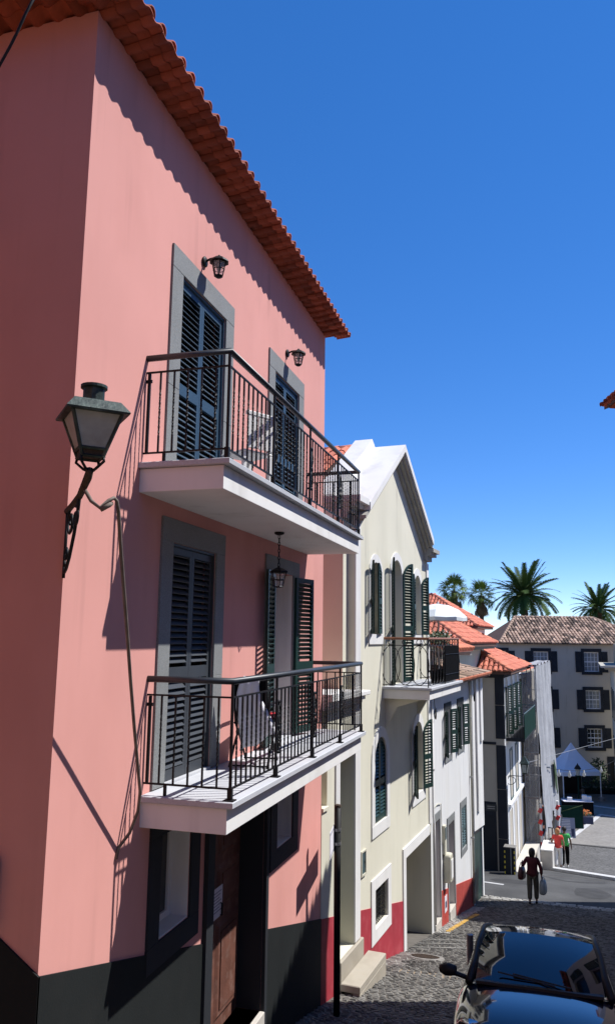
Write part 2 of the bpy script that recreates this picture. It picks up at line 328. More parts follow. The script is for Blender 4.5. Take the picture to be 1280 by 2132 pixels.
def tile_mesh(name, m, L, r0, r1, n=6, th=0.014, up=True):
    """half-round barrel tile along +x, open side down"""
    mb = MB(); vs = []
    for x, r in ((0, r0), (L, r1)):
        for rr in (r, r - th):
            for k in range(n + 1): t = PI * k / n; vs.append((x, -rr * math.cos(t), rr * math.sin(t) if up else -rr * math.sin(t)))
    q = n + 1; fs = []
    for k in range(n):
        fs.append((k, k + 1, 2 * q + k + 1, 2 * q + k)); fs.append((q + k, 3 * q + k, 3 * q + k + 1, q + k + 1))
        fs.append((k, q + k, q + k + 1, k + 1)); fs.append((2 * q + k, 2 * q + k + 1, 3 * q + k + 1, 3 * q + k))
    for e in (0, n): fs.append((e, 2 * q + e, 3 * q + e, q + e))
    mb.add(vs, fs); return mb.mesh(name, m, True)
def tile_field(mb, O, U, V, poly, pitch=0.21, course=0.36, r=0.085, seg=4, lift=0.02, jit=0.006):
    """courses of barrel tiles over a roof plane: O origin, U across, V up-slope (unit), poly in (u,v)"""
    O, U, V = Vector(O), Vector(U), Vector(V); Nn = U.cross(V).normalized()
    if Nn.z < 0: Nn = -Nn
    us = [p[0] for p in poly]; vs_ = [p[1] for p in poly]
    def inside(u, v):
        c = False; j = len(poly) - 1
        for i in range(len(poly)):
            (a, b), (e, f) = poly[i], poly[j]
            if (b > v) != (f > v) and u < (e - a) * (v - b) / (f - b) + a: c = not c
            j = i
        return c
    nv = int((max(vs_) - min(vs_)) / course) + 1; nu = int((max(us) - min(us)) / pitch) + 1
    for i in range(nu):
        u = min(us) + (i + 0.5) * pitch
        for j in range(nv):
            v = min(vs_) + j * course
            if not inside(u, v + 0.5 * course): continue
            du = random.uniform(-jit, jit); L = course * 1.08; vs = []
            for t, (vv, rr, hh) in enumerate(((v, r * 1.06, lift + 0.012), (v + L, r * 0.9, lift))):
                for k in range(seg + 1):
                    a = PI * k / seg; vs.append(O + U * (u + du - rr * math.cos(a)) + V * vv + Nn * (hh + rr * math.sin(a) * 0.9))
            q = seg + 1
            mb.add(vs, [(k, k + 1, q + k + 1, q + k) for k in range(seg)] + [tuple(range(seg, -1, -1))])

# ------------------------------------------------------------------ ground, street
def strip(name, m, x0, x1, y0, y1, off, step=0.5, kind='structure', xf0=None, xf1=None):
    mb = MB(); ys = []; y = y0
    while y < y1 - 1e-6: ys.append(y); y += step
    ys.append(y1); vs = []; fs = []
    for i, y in enumerate(ys):
        a = xf0(y) if xf0 else x0; b = xf1(y) if xf1 else x1
        vs += [(a, y, gz(y) + off), (b, y, gz(y) + off)]
        if i: fs.append((2 * i - 2, 2 * i - 1, 2 * i + 1, 2 * i))
    mb.add(vs, fs); o = obj(name, mb, m); o['kind'] = kind; return o
g = MB(); ys = sorted({a for a, _ in GT} | {i * 1.0 for i in range(-10, 80)}); vs = []; fs = []
for i, y in enumerate(ys):
    vs += [(-900, y, gz(y)), (-6, y, gz(y)), (12, y, gz(y)), (900, y, gz(y))]
    if i:
        for k in range(3): a = (i - 1) * 4 + k; fs.append((a, a + 1, a + 5, a + 4))
g.add(vs, fs); go = obj('ground', g, 'earth'); go['kind'] = 'structure'
def cream_x(y): return (y - 12.5) * 0.0981
street = strip('cobbled_street', 'mortar', -0.6, 12, -8, 27.6, 0.004)
strip('cross_street', 'asphalt', -14, 12, 27.6, 36.2, 0.006)
strip('lower_street', 'setts', 0, 12, 36.2, 47.2, 0.008)
strip('plaza', 'plaza', -4, 26, 47.2, 74, 0.010)
# cobbles, laid in slightly wavy courses across the street
def cobbles(name, y0, y1, xa, xb, w, l, h, m, joint=0.018, keep=None):
    mb = MB(); y = y0; row = 0
    while y < y1:
        x = xa(y) + (w * 0.5 if row % 2 else 0) + random.uniform(-.02, .02)
        while x < xb(y):
            ww = w * random.uniform(0.75, 1.2); ll = l * random.uniform(0.85, 1.1)
            yy = y + 0.03 * math.sin(x * 3 + y) + random.uniform(-.012, .012)
            if keep is None or keep(x, yy):
                a, b = (ww - joint) / 2, (ll - joint) / 2; z = gz(yy); zt = h * random.uniform(0.75, 1.2)
                tl = random.uniform(-.006, .006); sl = (gz(yy + .2) - gz(yy - .2)) / .4; i = 0.014
                def zf(dy): return z + sl * dy
                vs = [(x - a, yy - b, zf(-b)), (x + a, yy - b, zf(-b)), (x + a, yy + b, zf(b)), (x - a, yy + b, zf(b)),
                      (x - a + i, yy - b + i, zf(-b) + zt - tl), (x + a - i, yy - b + i, zf(-b) + zt + tl), (x + a - i, yy + b - i, zf(b) + zt + tl), (x - a + i, yy + b - i, zf(b) + zt - tl)]
                mb.add(vs, [(4, 5, 6, 7), (0, 1, 5, 4), (1, 2, 6, 5), (2, 3, 7, 6), (3, 0, 4, 7)])
            x += ww
        y += l; row += 1
    return mb
inman = lambda x, y: (x - 1.0) ** 2 + (y - 17.05) ** 2 > 0.40 ** 2
c1 = cobbles('cobblestone', 8.2, 27.4, lambda y: max(0.03, cream_x(y) + 0.05) + (0.28 if 15.6 < y < 17.4 or 20.4 < y < 25.6 else 0), lambda y: 6.6, 0.13, 0.095, 0.022, 'cobble',
             keep=lambda x, y: inman(x, y) and not (y < 17.7 and y > 12.5 and x < cream_x(y) + 0.05) and not (15.4 < y < 17.4 and x < cream_x(y) + 0.33))
o = obj('cobblestones', c1, 'cobble'); tag(o, 'grey basalt cobblestones laid across the steep street', 'cobblestones', kind='stuff')
c2 = cobbles('sett', 15.62, 17.35, lambda y: cream_x(y) + 0.03, lambda y: cream_x(y) + 0.36, 0.30, 0.085, 0.030, 'pale_cobble', 0.012)
for k in range(40):
    t = k / 40
c3 = cobbles('sett', 20.4, 25.6, lambda y: cream_x(y) + 0.03, lambda y: cream_x(y) + 0.34, 0.12, 0.10, 0.028, 'pale_cobble', 0.014)
c2.v += []; o2 = len(c2.v); c2.add(c3.v, c3.f)
o = obj('gutter_setts', c2, 'pale_cobble'); tag(o, 'pale upright setts along the foot of the cream and white walls', 'setts', kind='stuff')
c4 = cobbles('sett', 27.3, 27.62, lambda y: 1.5, lambda y: 7, 0.22, 0.15, 0.03, 'pale_cobble', 0.015)
o = obj('border_setts', c4, 'pale_cobble'); tag(o, 'row of pale setts where the cobbled street meets the asphalt', 'setts', kind='stuff')
for px_, py_, rx_, ry_ in ((2.4, 31.0, .9, .5), (4.6, 33.0, 1.2, .8), (5.0, 30.2, .7, 1.1)):
    pm = MB(); N = 10; pm.poly([(px_ + rx_ * math.cos(2 * PI * k / N) * random.uniform(.8, 1.1), py_ + ry_ * math.sin(2 * PI * k / N) * random.uniform(.8, 1.1), 0) for k in range(N)])
    pm.v = [(x, y, gz(y) + .010) for x, y, z in pm.v]; o = obj('road_patch', pm, 'darkpatch'); o['kind'] = 'structure'
# garage threshold: three pale lines
for k in range(3):
    mb = MB(); y0 = 18.0 + 0.55 * k
    pts = [(0.55 + 0.07 * k, y0), (0.62 + 0.07 * k, y0 + .06), (2.0, y0 + .85), (1.95, y0 + .78)]
    mb.prism([(a, b, gz(b) + 0.006) for a, b in pts], (0, 0, 0.026)); q = obj('threshold_stone', mb, 'pale_cobble', street)
# manhole
mh = thing('manhole_cover', 'rusty round manhole cover in a pale stone ring near the garage', 'manhole cover', (1.0, 17.05, gz(17.05)), 0)
mh.rotation_euler = (math.atan((gz(17.4) - gz(16.7)) / .7), 0, 0)
mb = MB().lathe([(0.30, 0.0), (0.30, 0.030), (0.38, 0.030), (0.40, 0.0)], 28, caps=False); obj('ring', mb, 'plaza', mh, smooth=False)
mb = MB().lathe([(0.295, 0.0), (0.295, 0.026), (0.0, 0.026)], 28, caps=False)
for i in range(-5, 6):
    hw = math.sqrt(0.28 ** 2 - (i * 0.05) ** 2); mb.box(-hw, hw, i * 0.05 - 0.013, i * 0.05 + 0.013, 0.026, 0.036)
obj('lid', mb, 'rust', mh)
# yellow edge line
mb = MB()
for k in range(30):
    y = 20.6 + k * 0.105
    if random.random() < 0.9:
        x = cream_x(y) + 0.28 + 0.006 * k; mb.box(x - .05, x + .06, y, y + 0.085, gz(y) + 0.002, gz(y + .04) + 0.034)
o = obj('yellow_line', mb, 'yellow'); o['kind'] = 'structure'
# raised pale crossing between street and cross street
mb = MB()
xs = [(2.95, 36.9), (9.5, 29.9)]
dx, dy = xs[1][0] - xs[0][0], xs[1][1] - xs[0][1]; L = math.hypot(dx, dy); nx, ny = dy / L, -dx / L
N = 12
for i in range(N):
    a, b = i / N, (i + 1) / N; pts = []
    for t, w in ((a, 0), (b, 0), (b, -0.75), (a, -0.75)):
        x = xs[0][0] + dx * t + nx * w; y = xs[0][1] + dy * t + ny * w; pts.append((x, y, gz(y) + 0.012))
    mb.prism(pts, (0, 0, 0.11))
o = obj('kerb', mb, 'white_line'); o['kind'] = 'structure'
def line(name, p, q, w, m='white_line', off=0.018):
    mb = MB(); p, q = Vector(p), Vector(q); n = (q - p).normalized(); s = Vector((n.y, -n.x)) * w / 2; N = 8; pts = []
    for i in range(N):
        a = p.lerp(q, i / N); b = p.lerp(q, (i + 1) / N)
        mb.prism([(a.x - s.x, a.y - s.y, gz(a.y) + off - .012), (a.x + s.x, a.y + s.y, gz(a.y) + off - .012), (b.x + s.x, b.y + s.y, gz(b.y) + off - .012), (b.x - s.x, b.y - s.y, gz(b.y) + off - .012)], (0, 0, 0.012))
    o = obj(name, mb, m); o['kind'] = 'structure'
line('paving_line', (4.55, 47.6), (7.15, 58.5), 0.28, off=0.028); line('paving_line', (7.15, 58.8), (11.5, 57.0), 0.28, off=0.028); line('paving_line', (6.6, 62.3), (11.5, 60.3), 0.25, off=0.028)
line('drain_channel', (4.0, 47.0), (12, 45.9), 0.22, 'dark', off=0.022); line('road_marking', (1.2, 30.3), (2.0, 30.1), 0.12, off=0.02)

# ------------------------------------------------------------------ pink house
PH = thing('pink_house', 'tall pink house with charcoal plinth, two balconies and a terracotta tile eave', 'house')
UP, LO = 1.55, -1.40
Y0, Y1, ZT, ZB = 5.04, 12.5, 5.26, -7.5
holes = [(6.81, 7.98, UP, 3.69, 0.16), (9.79, 10.94, UP, 3.69, 0.16), (6.83, 7.91, LO, 0.90, 0.16), (9.85, 10.79, LO, 0.88, 0.30),
         (6.84, 7.5, -2.76, -1.84, 0.24), (10.22, 10.92, -2.80, -1.9, 0.24), (8.05, 9.74, -4.55, -1.85, 0.42)]
w = MB(); facade(w, Y0, Y1, ZB, ZT, holes, 0.0)
w.poly([(0, Y0, ZB), (0, Y0, ZT), (-7, Y0, ZT), (-7, Y0, ZB)]); w.poly([(0, Y1, ZB), (-7, Y1, ZB), (-7, Y1, ZT), (0, Y1, ZT)])
w.poly([(-7, Y0, ZB), (-7, Y0, ZT), (-7, Y1, ZT), (-7, Y1, ZB)]); w.poly([(0, Y0, ZT), (0, Y1, ZT), (-7, Y1, ZT), (-7, Y0, ZT)])
obj('wall', w, 'pink', PH)
# plinth, top edge follows the street
pl = MB()
def ptop(y): return -2.36 - (y - 5.04) * 0.2745 + (0.02 if y > 9 else 0)
for a, b in ((5.02, 7.88), (9.80, 12.515)):
    pl.prism([(0.0, a, ZB), (0.0, b, ZB), (0.0, b, ptop(b)), (0.0, a, ptop(a))], (0.018, 0, 0))
pl.prism([(0.018, 5.022, ZB), (0.018, 5.022, -2.36), (-7, 5.022, -0.0 - 2.36 + 7 * 0.62), (-7, 5.022, ZB)], (0, 0.018, 0))
pl.prism([(0.002, 7.88, ZB), (0.002, 9.80, ZB), (0.002, 9.80, -4.57), (0.002, 7.88, -4.57)], (0.014, 0, 0))
obj('plinth', pl, 'charcoal', PH)
def surround(ya, yb, z0, z1, wj, lin, m, x=0.0, proud=0.022, sill=False, zsplit=None):
    """stone frame of separate blocks: jambs (two stones each), lintel, maybe a sill"""
    for y in ((ya - wj, ya), (yb, yb + wj)):
        zs = [z0, z0 + (z1 - z0) * 0.42, z1] if zsplit is None else [z0, z1]
        for c, d in zip(zs, zs[1:]): obj('jamb_stone', MB().bbox(x, x + proud, y[0], y[1], c + 0.001, d - 0.001, 0.003), m, PH)
    obj('lintel_stone', MB().bbox(x, x + proud + 0.001, ya - wj, yb + wj, z1, z1 + lin, 0.003), m, PH)
    if sill: obj('sill_stone', MB().bbox(x, x + proud + 0.001, ya - wj, yb + wj, z0 - lin, z0, 0.003), m, PH)
surround(6.81, 7.98, UP, 3.69, 0.24, 0.24, 'stone'); surround(9.79, 10.94, UP, 3.69, 0.25, 0.25, 'stone')
surround(6.83, 7.91, LO, 0.90, 0.24, 0.23, 'stone'); surround(9.85, 10.79, LO, 0.88, 0.28, 0.20, 'stone')
surround(6.84, 7.50, -2.76, -1.84, 0.22, 0.22, 'darkstone', sill=True, zsplit=1); surround(10.22, 10.92, -2.80, -1.9, 0.25, 0.22, 'darkstone', sill=True, zsplit=1)
for y in ((7.87, 8.05), (9.74, 9.83)):
    obj('door_jamb', MB().bbox(0.0, 0.05, y[0], y[1], gz(9) - 0.4, -1.62, 0.004), 'darkstone', PH)
# ground-floor windows: white reveals with small frames, dark panes
for ya, yb, za, zb in ((6.84, 7.5, -2.76, -1.84), (10.22, 10.92, -2.80, -1.9)):
    rv = MB(); x0, x1 = -0.235, -0.004; t = 0.012
    rv.box(x0, x1, ya + .001, ya + t, za + t, zb - t); rv.box(x0, x1, yb - t, yb - .001, za + t, zb - t); rv.box(x0, x1, ya + .001, yb - .001, za + .001, za + t); rv.box(x0, x1, ya + .001, yb - .001, zb - t, zb - .001)
    obj('window_reveal', rv, 'white', PH)
    fr = MB(); x0, x1 = -0.235, -0.19; t2 = 0.06; a, b, c, d = ya + t, yb - t, za + t, zb - t
    fr.box(x0, x1, a, a + t2, c, d); fr.box(x0, x1, b - t2, b, c, d); fr.box(x0, x1, a + t2, b - t2, c, c + t2); fr.box(x0, x1, a + t2, b - t2, d - t2, d)
    f = obj('window_frame', fr, 'white', PH); obj('pane', MB().box(-0.225, -0.215, a + t2, b - t2, c + t2, d - t2), 'pane', f)
# upper doors: closed two-leaf shutters; the lower left likewise; the lower right stands open
for ya, yb, z0, z1, m in ((6.81, 7.98, UP, 3.69, 'shutter'), (9.79, 10.94, UP, 3.69, 'shutter'), (6.83, 7.91, LO, 0.90, 'shutter_dk')):
    ym = (ya + yb) / 2; wl = (yb - ya) / 2 - 0.028
    fr = MB(); fr.box(-0.11, -0.004, ya + .002, ya + .024, z0, z1); fr.box(-0.11, -0.004, yb - .024, yb - .002, z0, z1); fr.box(-0.11, -0.004, ya + .024, yb - .024, z1 - .03, z1 - .002)
    obj('shutter_frame', fr, m, PH)
    shutter(PH, -0.045, ya + 0.026, z0 + 0.02, wl, z1 - z0 - 0.055, 1, 0, m); shutter(PH, -0.045, yb - 0.026, z0 + 0.02, wl, z1 - z0 - 0.055, -1, 0, m)
    obj('door_pane', MB().box(-0.15, -0.14, ya + .003, yb - .003, z0, z1 - .002), 'dark', PH)
    obj('threshold', MB().box(-0.16, 0.02, ya, yb, z0 - 0.01, z0 + 0.015), 'slab', PH)
shutter(PH, 0.05, 9.84, LO + 0.03, 0.50, 2.22, 1, 172, 'green', name='shutter', mid=0.40)
shutter(PH, 0.05, 10.80, LO + 0.03, 0.50, 2.22, -1, 166, 'green', name='shutter', mid=0.40)
dl = MB(); dl.bbox(-0.29, -0.25, 9.87, 10.36, LO + .02, 0.86, 0.008); d1 = obj('balcony_door', dl, 'white', PH)
obj('door_glass', MB().box(-0.28, -0.27, 10.37, 10.78, LO + .02, 0.86), 'pane', PH); obj('door_lining', MB().box(-0.295, -0.004, 10.765, 10.788, LO + .01, 0.875), 'white', PH)
obj('threshold', MB().box(-0.30, 0.02, 9.85, 10.79, LO - 0.01, LO + 0.012), 'slab', PH)
# street door: worn double leaf set back, with raised panels
dr = MB().box(-0.36, -0.31, 8.05, 9.74, -4.55, -1.86); dd = obj('street_door', dr, 'wood', PH)
for ya, yb in ((8.12, 8.80), (8.98, 9.66)):
    for za, zb in ((-4.42, -3.35), (-3.2, -2.7), (-2.6, -1.98)):
        p = MB(); p.add([(-.31, ya, za), (-.31, yb, za), (-.31, yb, zb), (-.31, ya, zb), (-.285, ya + .05, za + .05), (-.285, yb - .05, za + .05), (-.285, yb - .05, zb - .05), (-.285, ya + .05, zb - .05)],
                        [(4, 5, 6, 7), (0, 1, 5, 4), (1, 2, 6, 5), (2, 3, 7, 6), (3, 0, 4, 7)]); p.box(-.31, -.272, ya + .11, yb - .11, za + .11, zb - .11)
        obj('door_panel', p, 'wood', dd)
hd = MB().tube([(-.31, 9.02, -3.25), (-.25, 9.02, -3.25), (-.25, 9.02, -3.12), (-.31, 9.02, -3.12)], 0.012, 6); obj('door_handle', hd, 'iron', dd)
obj('door_step', MB().bbox(-0.42, 0.06, 8.06, 9.73, -5.4, -4.55, 0.01), 'concrete', PH)
rv = MB(); rv.box(-.418, -.001, 8.052, 8.075, -4.545, -1.855); rv.box(-.418, -.001, 9.715, 9.738, -4.545, -1.855); rv.box(-.418, -.001, 8.075, 9.715, -1.88, -1.855); obj('door_reveal', rv, 'darkstone', PH)
obj('door_step', MB().bbox(0.061, 0.36, 8.0, 9.8, -5.8, -4.84, 0.012), 'concrete', PH)
# balconies ---------------------------------------------------------
def twisted(h, a=0.0075):
    mb = MB(); vs = []; n = 16
    zs = [0, h * .2] + [h * (.2 + .6 * k / n) for k in range(1, n + 1)] + [h]
    for z in zs:
        t = min(max((z / h - .2) / .6, 0), 1) * PI * 5
        for k in range(4): vs.append((a * 1.414 * math.cos(t + PI / 4 + k * PI / 2), a * 1.414 * math.sin(t + PI / 4 + k * PI / 2), z))
    fs = []
    for i in range(len(zs) - 1):
        for k in range(4): fs.append((i * 4 + k, i * 4 + (k + 1) % 4, i * 4 + 4 + (k + 1) % 4, i * 4 + 4 + k))
    mb.add(vs, fs); return mb.mesh('baluster', 'iron')
def scroll_mesh():
    mb = MB(); r = .0095
    for s in (1, -1):
        for z0, f in ((0.25, 1), (0.23, -1)):      # two facing S-scrolls: teardrop loops with curled ends
            pts = [(0, s * .010, z0), (0, s * .045, z0 + f * .05), (0, s * .068, z0 + f * .10), (0, s * .060, z0 + f * .155), (0, s * .026, z0 + f * .20), (0, s * .008, z0 + f * .245)]
            mb.tube(pts, r, 6)
            mb.tube([(0, s * .010, z0 + f * .03)] + [(0, s * (.034 + .026 * (1 - .5 * k / 8) * math.cos(PI + k * .7)), z0 + f * (.115 + .030 * (1 - .5 * k / 8) * math.sin(-k * .7))) for k in range(9)], r * .8, 5)
        mb.tube([(0, s * .032 + .028 * math.cos(q * PI / 5), .24 + .028 * math.sin(q * PI / 5)) for q in range(10)], r * .8, 5, closed=True)
    for z in (-.01, 0.24, 0.49): mb.box(-0.016, 0.016, -0.026, 0.026, z - 0.016, z + 0.016)
    mb.tube([(0, 0, -.02), (0, 0, .5)], .008, 5)
    return mb.mesh('scroll', 'iron', True)
SCR = scroll_mesh()
def balcony(ya, yb, zs, name, panels, n_front, label):
    xs = 0.82
    base = MB(); base.bbox(0.0, xs, ya, yb, zs - 0.28, zs - 0.065, 0.004)
    B = obj('balcony', base, 'white', PH); B['label'] = label
    st = MB(); st.bbox(0.0, xs + 0.065, ya - 0.035, yb + 0.06, zs - 0.062, zs - 0.008, 0.006); obj('floor_slab', st, 'slab', B)
    xr = 0.83; a, b = ya + 0.04, yb - 0.04; zt = zs + 1.0; zb_ = zs + 0.09; zm = zs + 0.86
    zc = zs - 0.008
    hr = MB(); hr.tube([(0.10 if False else -0.0, a, zt), (xr, a, zt), (xr, b, zt), (0.0, b, zt)], 0.030, 10); obj('handrail', hr, 'handrail', B, smooth=True)
    for z, nm in ((zm, 'top_bar'), (zb_, 'bottom_bar')):
        br = MB(); q = 0.008
        br.box(0.0, xr, a - q, a + q, z - q, z + q); br.box(xr - q, xr + q, a - q + .0, b + q, z - q, z + q - .0005); br.box(0.0, xr - q, b - q, b + q, z - q, z + q); obj(nm, br, 'iron', B)
    posts = [a] + panels + [b]
    for p in posts:
        pm = MB(); pm.box(xr - .011, xr + .011, p - .011, p + .011, zb_ - 0.0, zt - .02); pm.box(xr - .02, xr + .02, p - .02, p + .02, zc, zb_ + .012); pm.box(xr - .045, xr + .045, p - .045, p + .045, zc, zc + .010)
        obj('post', pm, 'iron', B)
        if p in panels: place('scroll', SCR, B, (xr, p + 0.06, zs + 0.24)); 
    for yy in (a, b):
        pm = MB(); pm.box(0.02, 0.045, yy - .011, yy + .011, zb_ + .01, zm - .01); pm.box(0.0, 0.06, yy - .008, yy + .008, zm - .10, zm - .07); obj('wall_post', pm, 'iron', B)
    bm = twisted(zm - zb_ - 0.016); pr = (b - a) / n_front
    for i in range(1, n_front):
        y = a + pr * i
        if any(abs(y - p) < pr * 0.45 or abs(y - p - 0.06) < 0.03 for p in panels): continue
        place('baluster', bm, B, (xr, y, zb_ + .008))
    for yy in (a, b):
        for i in range(1, 6): place('baluster', bm, B, (xr * i / 6 + 0.01, yy, zb_ + .008))
    # extra feet under the side rail
    ft = MB(); ft.box(0.20, 0.225, a - .011, a + .011, zc, zb_ - .008); obj('foot', ft, 'iron', B)
    return B
balcony(6.13, 11.55, UP, 'up', [7.43, 8.80, 10.21], 43, 'upper balcony with a white base and black iron railing')
balcony(6.42, 11.74, LO, 'lo', [7.68, 9.03, 10.38], 42, 'lower balcony with a white base and black iron railing')
# tiled eave ---------------------------------------------------------
RF = MB(); ex, ez, p25 = 0.30, 5.41, math.tan(rad(24))
xm = -3.4; rz = ez + (ex - xm) * p25
ya, yb = Y0 - 0.40, Y1 + 0.30
rf = [(ex, ya, ez), (ex, yb, ez), (xm, yb - 3.4, rz), (xm, ya + 3.4, rz), (xm * 2 - ex, ya, ez), (xm * 2 - ex, yb, ez)]
RF.add(rf, [(0, 1, 2, 3), (0, 3, 4), (3, 2, 5, 4), (2, 1, 5)]); 
roof = obj('roof', RF, 'underlay', PH)
# under-eave tiles: wide shallow S-tiles in three stepped courses
def s_tile(wd, L, amp=0.026, n=8, th=0.013):
    mb = MB(); vs = []
    for x, dz in ((-L / 2, -0.006), (L / 2, 0.010)):
        for t_ in (0, th):
            for k in range(n + 1):
                u = k / n; y = (u - .5) * wd * 1.06; vs.append((x, y, dz + t_ - amp * math.cos(2 * PI * (u - .25)) ))
    q = n + 1; fs = []
    for k in range(n):
        fs += [(k, 2 * q + k, 2 * q + k + 1, k + 1), (q + k, q + k + 1, 3 * q + k + 1, 3 * q + k), (2 * q + k, 3 * q + k, 3 * q + k + 1, 2 * q + k + 1), (k, k + 1, q + k + 1, q + k)]
    fs += [(0, q, 3 * q, 2 * q), (n, 2 * q + n, 3 * q + n, q + n)]
    mb.add(vs, fs); return mb.mesh('tile', 'tile', True)
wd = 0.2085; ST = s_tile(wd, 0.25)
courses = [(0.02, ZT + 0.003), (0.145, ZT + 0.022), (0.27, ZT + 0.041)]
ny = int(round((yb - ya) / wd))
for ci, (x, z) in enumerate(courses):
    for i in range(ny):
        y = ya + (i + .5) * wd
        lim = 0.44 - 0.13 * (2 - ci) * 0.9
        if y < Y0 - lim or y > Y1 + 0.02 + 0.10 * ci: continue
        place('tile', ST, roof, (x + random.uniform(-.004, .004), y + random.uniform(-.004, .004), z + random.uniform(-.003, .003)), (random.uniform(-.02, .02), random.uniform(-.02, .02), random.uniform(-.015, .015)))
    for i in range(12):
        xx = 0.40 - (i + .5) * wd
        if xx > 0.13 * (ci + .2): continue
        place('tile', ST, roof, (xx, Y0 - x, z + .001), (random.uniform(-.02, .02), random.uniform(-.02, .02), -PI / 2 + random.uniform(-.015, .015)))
# first rows of barrel tiles on the roof plane, their ends curl over the edge
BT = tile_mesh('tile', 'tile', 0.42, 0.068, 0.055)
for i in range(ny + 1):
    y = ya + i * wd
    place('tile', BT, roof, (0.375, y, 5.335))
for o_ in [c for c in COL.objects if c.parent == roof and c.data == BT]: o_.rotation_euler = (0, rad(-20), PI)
rt = MB()
V = Vector((-(ex - xm), 0, rz - ez)).normalized(); Lr = math.hypot(ex - xm, rz - ez)
tile_field(rt, (ex - .24, ya, ez + .10), (0, 1, 0), V, [(0, 0), (yb - ya, 0), (yb - ya - 3.4, Lr - .3), (3.4, Lr - .3)], 0.2085, 0.36)
V2 = Vector((0, 3.4, rz - ez)).normalized()
tile_field(rt, (xm * 2 - ex, ya, ez), (1, 0, 0), V2, [(0, 0), ((ex - xm) * 2, 0), (ex - xm, Lr)], 0.2085, 0.36)
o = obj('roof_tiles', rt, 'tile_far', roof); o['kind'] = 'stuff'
# things on the pink house ------------------------------------------------
def wall_lantern(loc, rz, label):
    t = thing('wall_lantern', label, 'lantern', loc, rz, 'small lanterns above the upper balcony doors')
    b = MB().lathe([(0.0, 0), (0.055, 0.004), (0.062, 0.02), (0.05, 0.03), (0, 0.032)], 14)
    m = b.mesh('wall_plate', 'iron', True); place('wall_plate', m, t, (0, 0, 0), (0, PI / 2, 0))
    obj('arm', MB().tube([(0.02, 0, 0), (0.08, 0, 0.025), (0.13, 0, 0.028), (0.16, 0, 0.015)], 0.013, 7), 'iron', t, smooth=True)
    cap = MB().lathe([(0.012, 0.055), (0.02, 0.04), (0.075, 0.012), (0.105, -0.012), (0.112, -0.03), (0.10, -0.028), (0.0, -0.02)], 8); obj('cap', cap, 'iron', t, (0.185, 0, 0))
    gl = MB().lathe([(0.078, -0.03), (0.078, -0.05), (0.046, -0.185)], 6, caps=False); obj('glass', gl, 'lampglass', t, (0.185, 0, 0))
    fr = MB()
    for k in range(6):
        a = 2 * PI * k / 6; fr.tube([(0.080 * math.cos(a), 0.080 * math.sin(a), -0.03), (0.048 * math.cos(a), 0.048 * math.sin(a), -0.19)], 0.006, 4)
    for z, r in ((-0.032, .082), (-0.115, .067), (-0.19, .048)): fr.tube([(r * math.cos(2 * PI * k / 6), r * math.sin(2 * PI * k / 6), z) for k in range(6)], 0.006, 4, closed=True)
    fr.lathe([(0.05, -0.19), (0.03, -0.21), (0.0, -0.215)], 6); obj('cage', fr, 'iron', t, (0.185, 0, 0))
    obj('bulb', MB().lathe([(0, 0), (.018, -.01), (.028, -.06), (.02, -.085), (0, -.095)], 8), 'frost', t, (0.185, 0, -0.04), smooth=True)
M['lampglass'] = mat('clear_lantern_glass', (0.8, 0.85, 0.85), 0.05)
_b = M['lampglass'].node_tree.nodes['Principled BSDF']; _b.inputs['Alpha'].default_value = 0.22
wall_lantern((0, 7.33, 4.10), 0, 'small black lantern above the left upper balcony door')
wall_lantern((0, 10.33, 4.14), 0, 'small black lantern above the right upper balcony door')
hl = thing('hanging_lantern', 'black lantern hanging on a chain under the upper balcony', 'lantern', (0.40, 8.95, 1.268))
obj('ceiling_rose', MB().lathe([(0.0, 0.0), (0.06, 0.0), (0.062, -0.02), (0.03, -0.035), (0, -0.036)], 14), 'iron', hl, smooth=True)
for k in range(9):
    r = [(0.013 * math.cos(q * PI / 4), 0, 0.030 * math.sin(q * PI / 4)) for q in range(8)]
    obj('chain_link', MB().tube(r, 0.0045, 5, closed=True), 'iron', hl, (0, 0, -0.058 - k * 0.043), (0, 0, (k % 2) * PI / 2))
obj('cap', MB().lathe([(0.01, 0.05), (0.02, 0.035), (0.06, 0.02), (0.115, -0.01), (0.118, -0.03), (0.0, -0.02)], 6), 'iron', hl, (0, 0, -0.47))
obj('glass', MB().lathe([(0.095, -0.03), (0.055, -0.20)], 6, caps=False), 'lampglass', hl, (0, 0, -0.47))
fr = MB()
for k in range(6):
    a = 2 * PI * k / 6; fr.tube([(0.097 * math.cos(a), 0.097 * math.sin(a), -0.03), (0.057 * math.cos(a), 0.057 * math.sin(a), -0.205)], 0.006, 4)
for z, r in ((-0.032, .10), (-0.12, .078), (-0.205, .058)): fr.tube([(r * math.cos(2 * PI * k / 6), r * math.sin(2 * PI * k / 6), z) for k in range(6)], 0.006, 4, closed=True)
obj('cage', fr, 'iron', hl, (0, 0, -0.47))
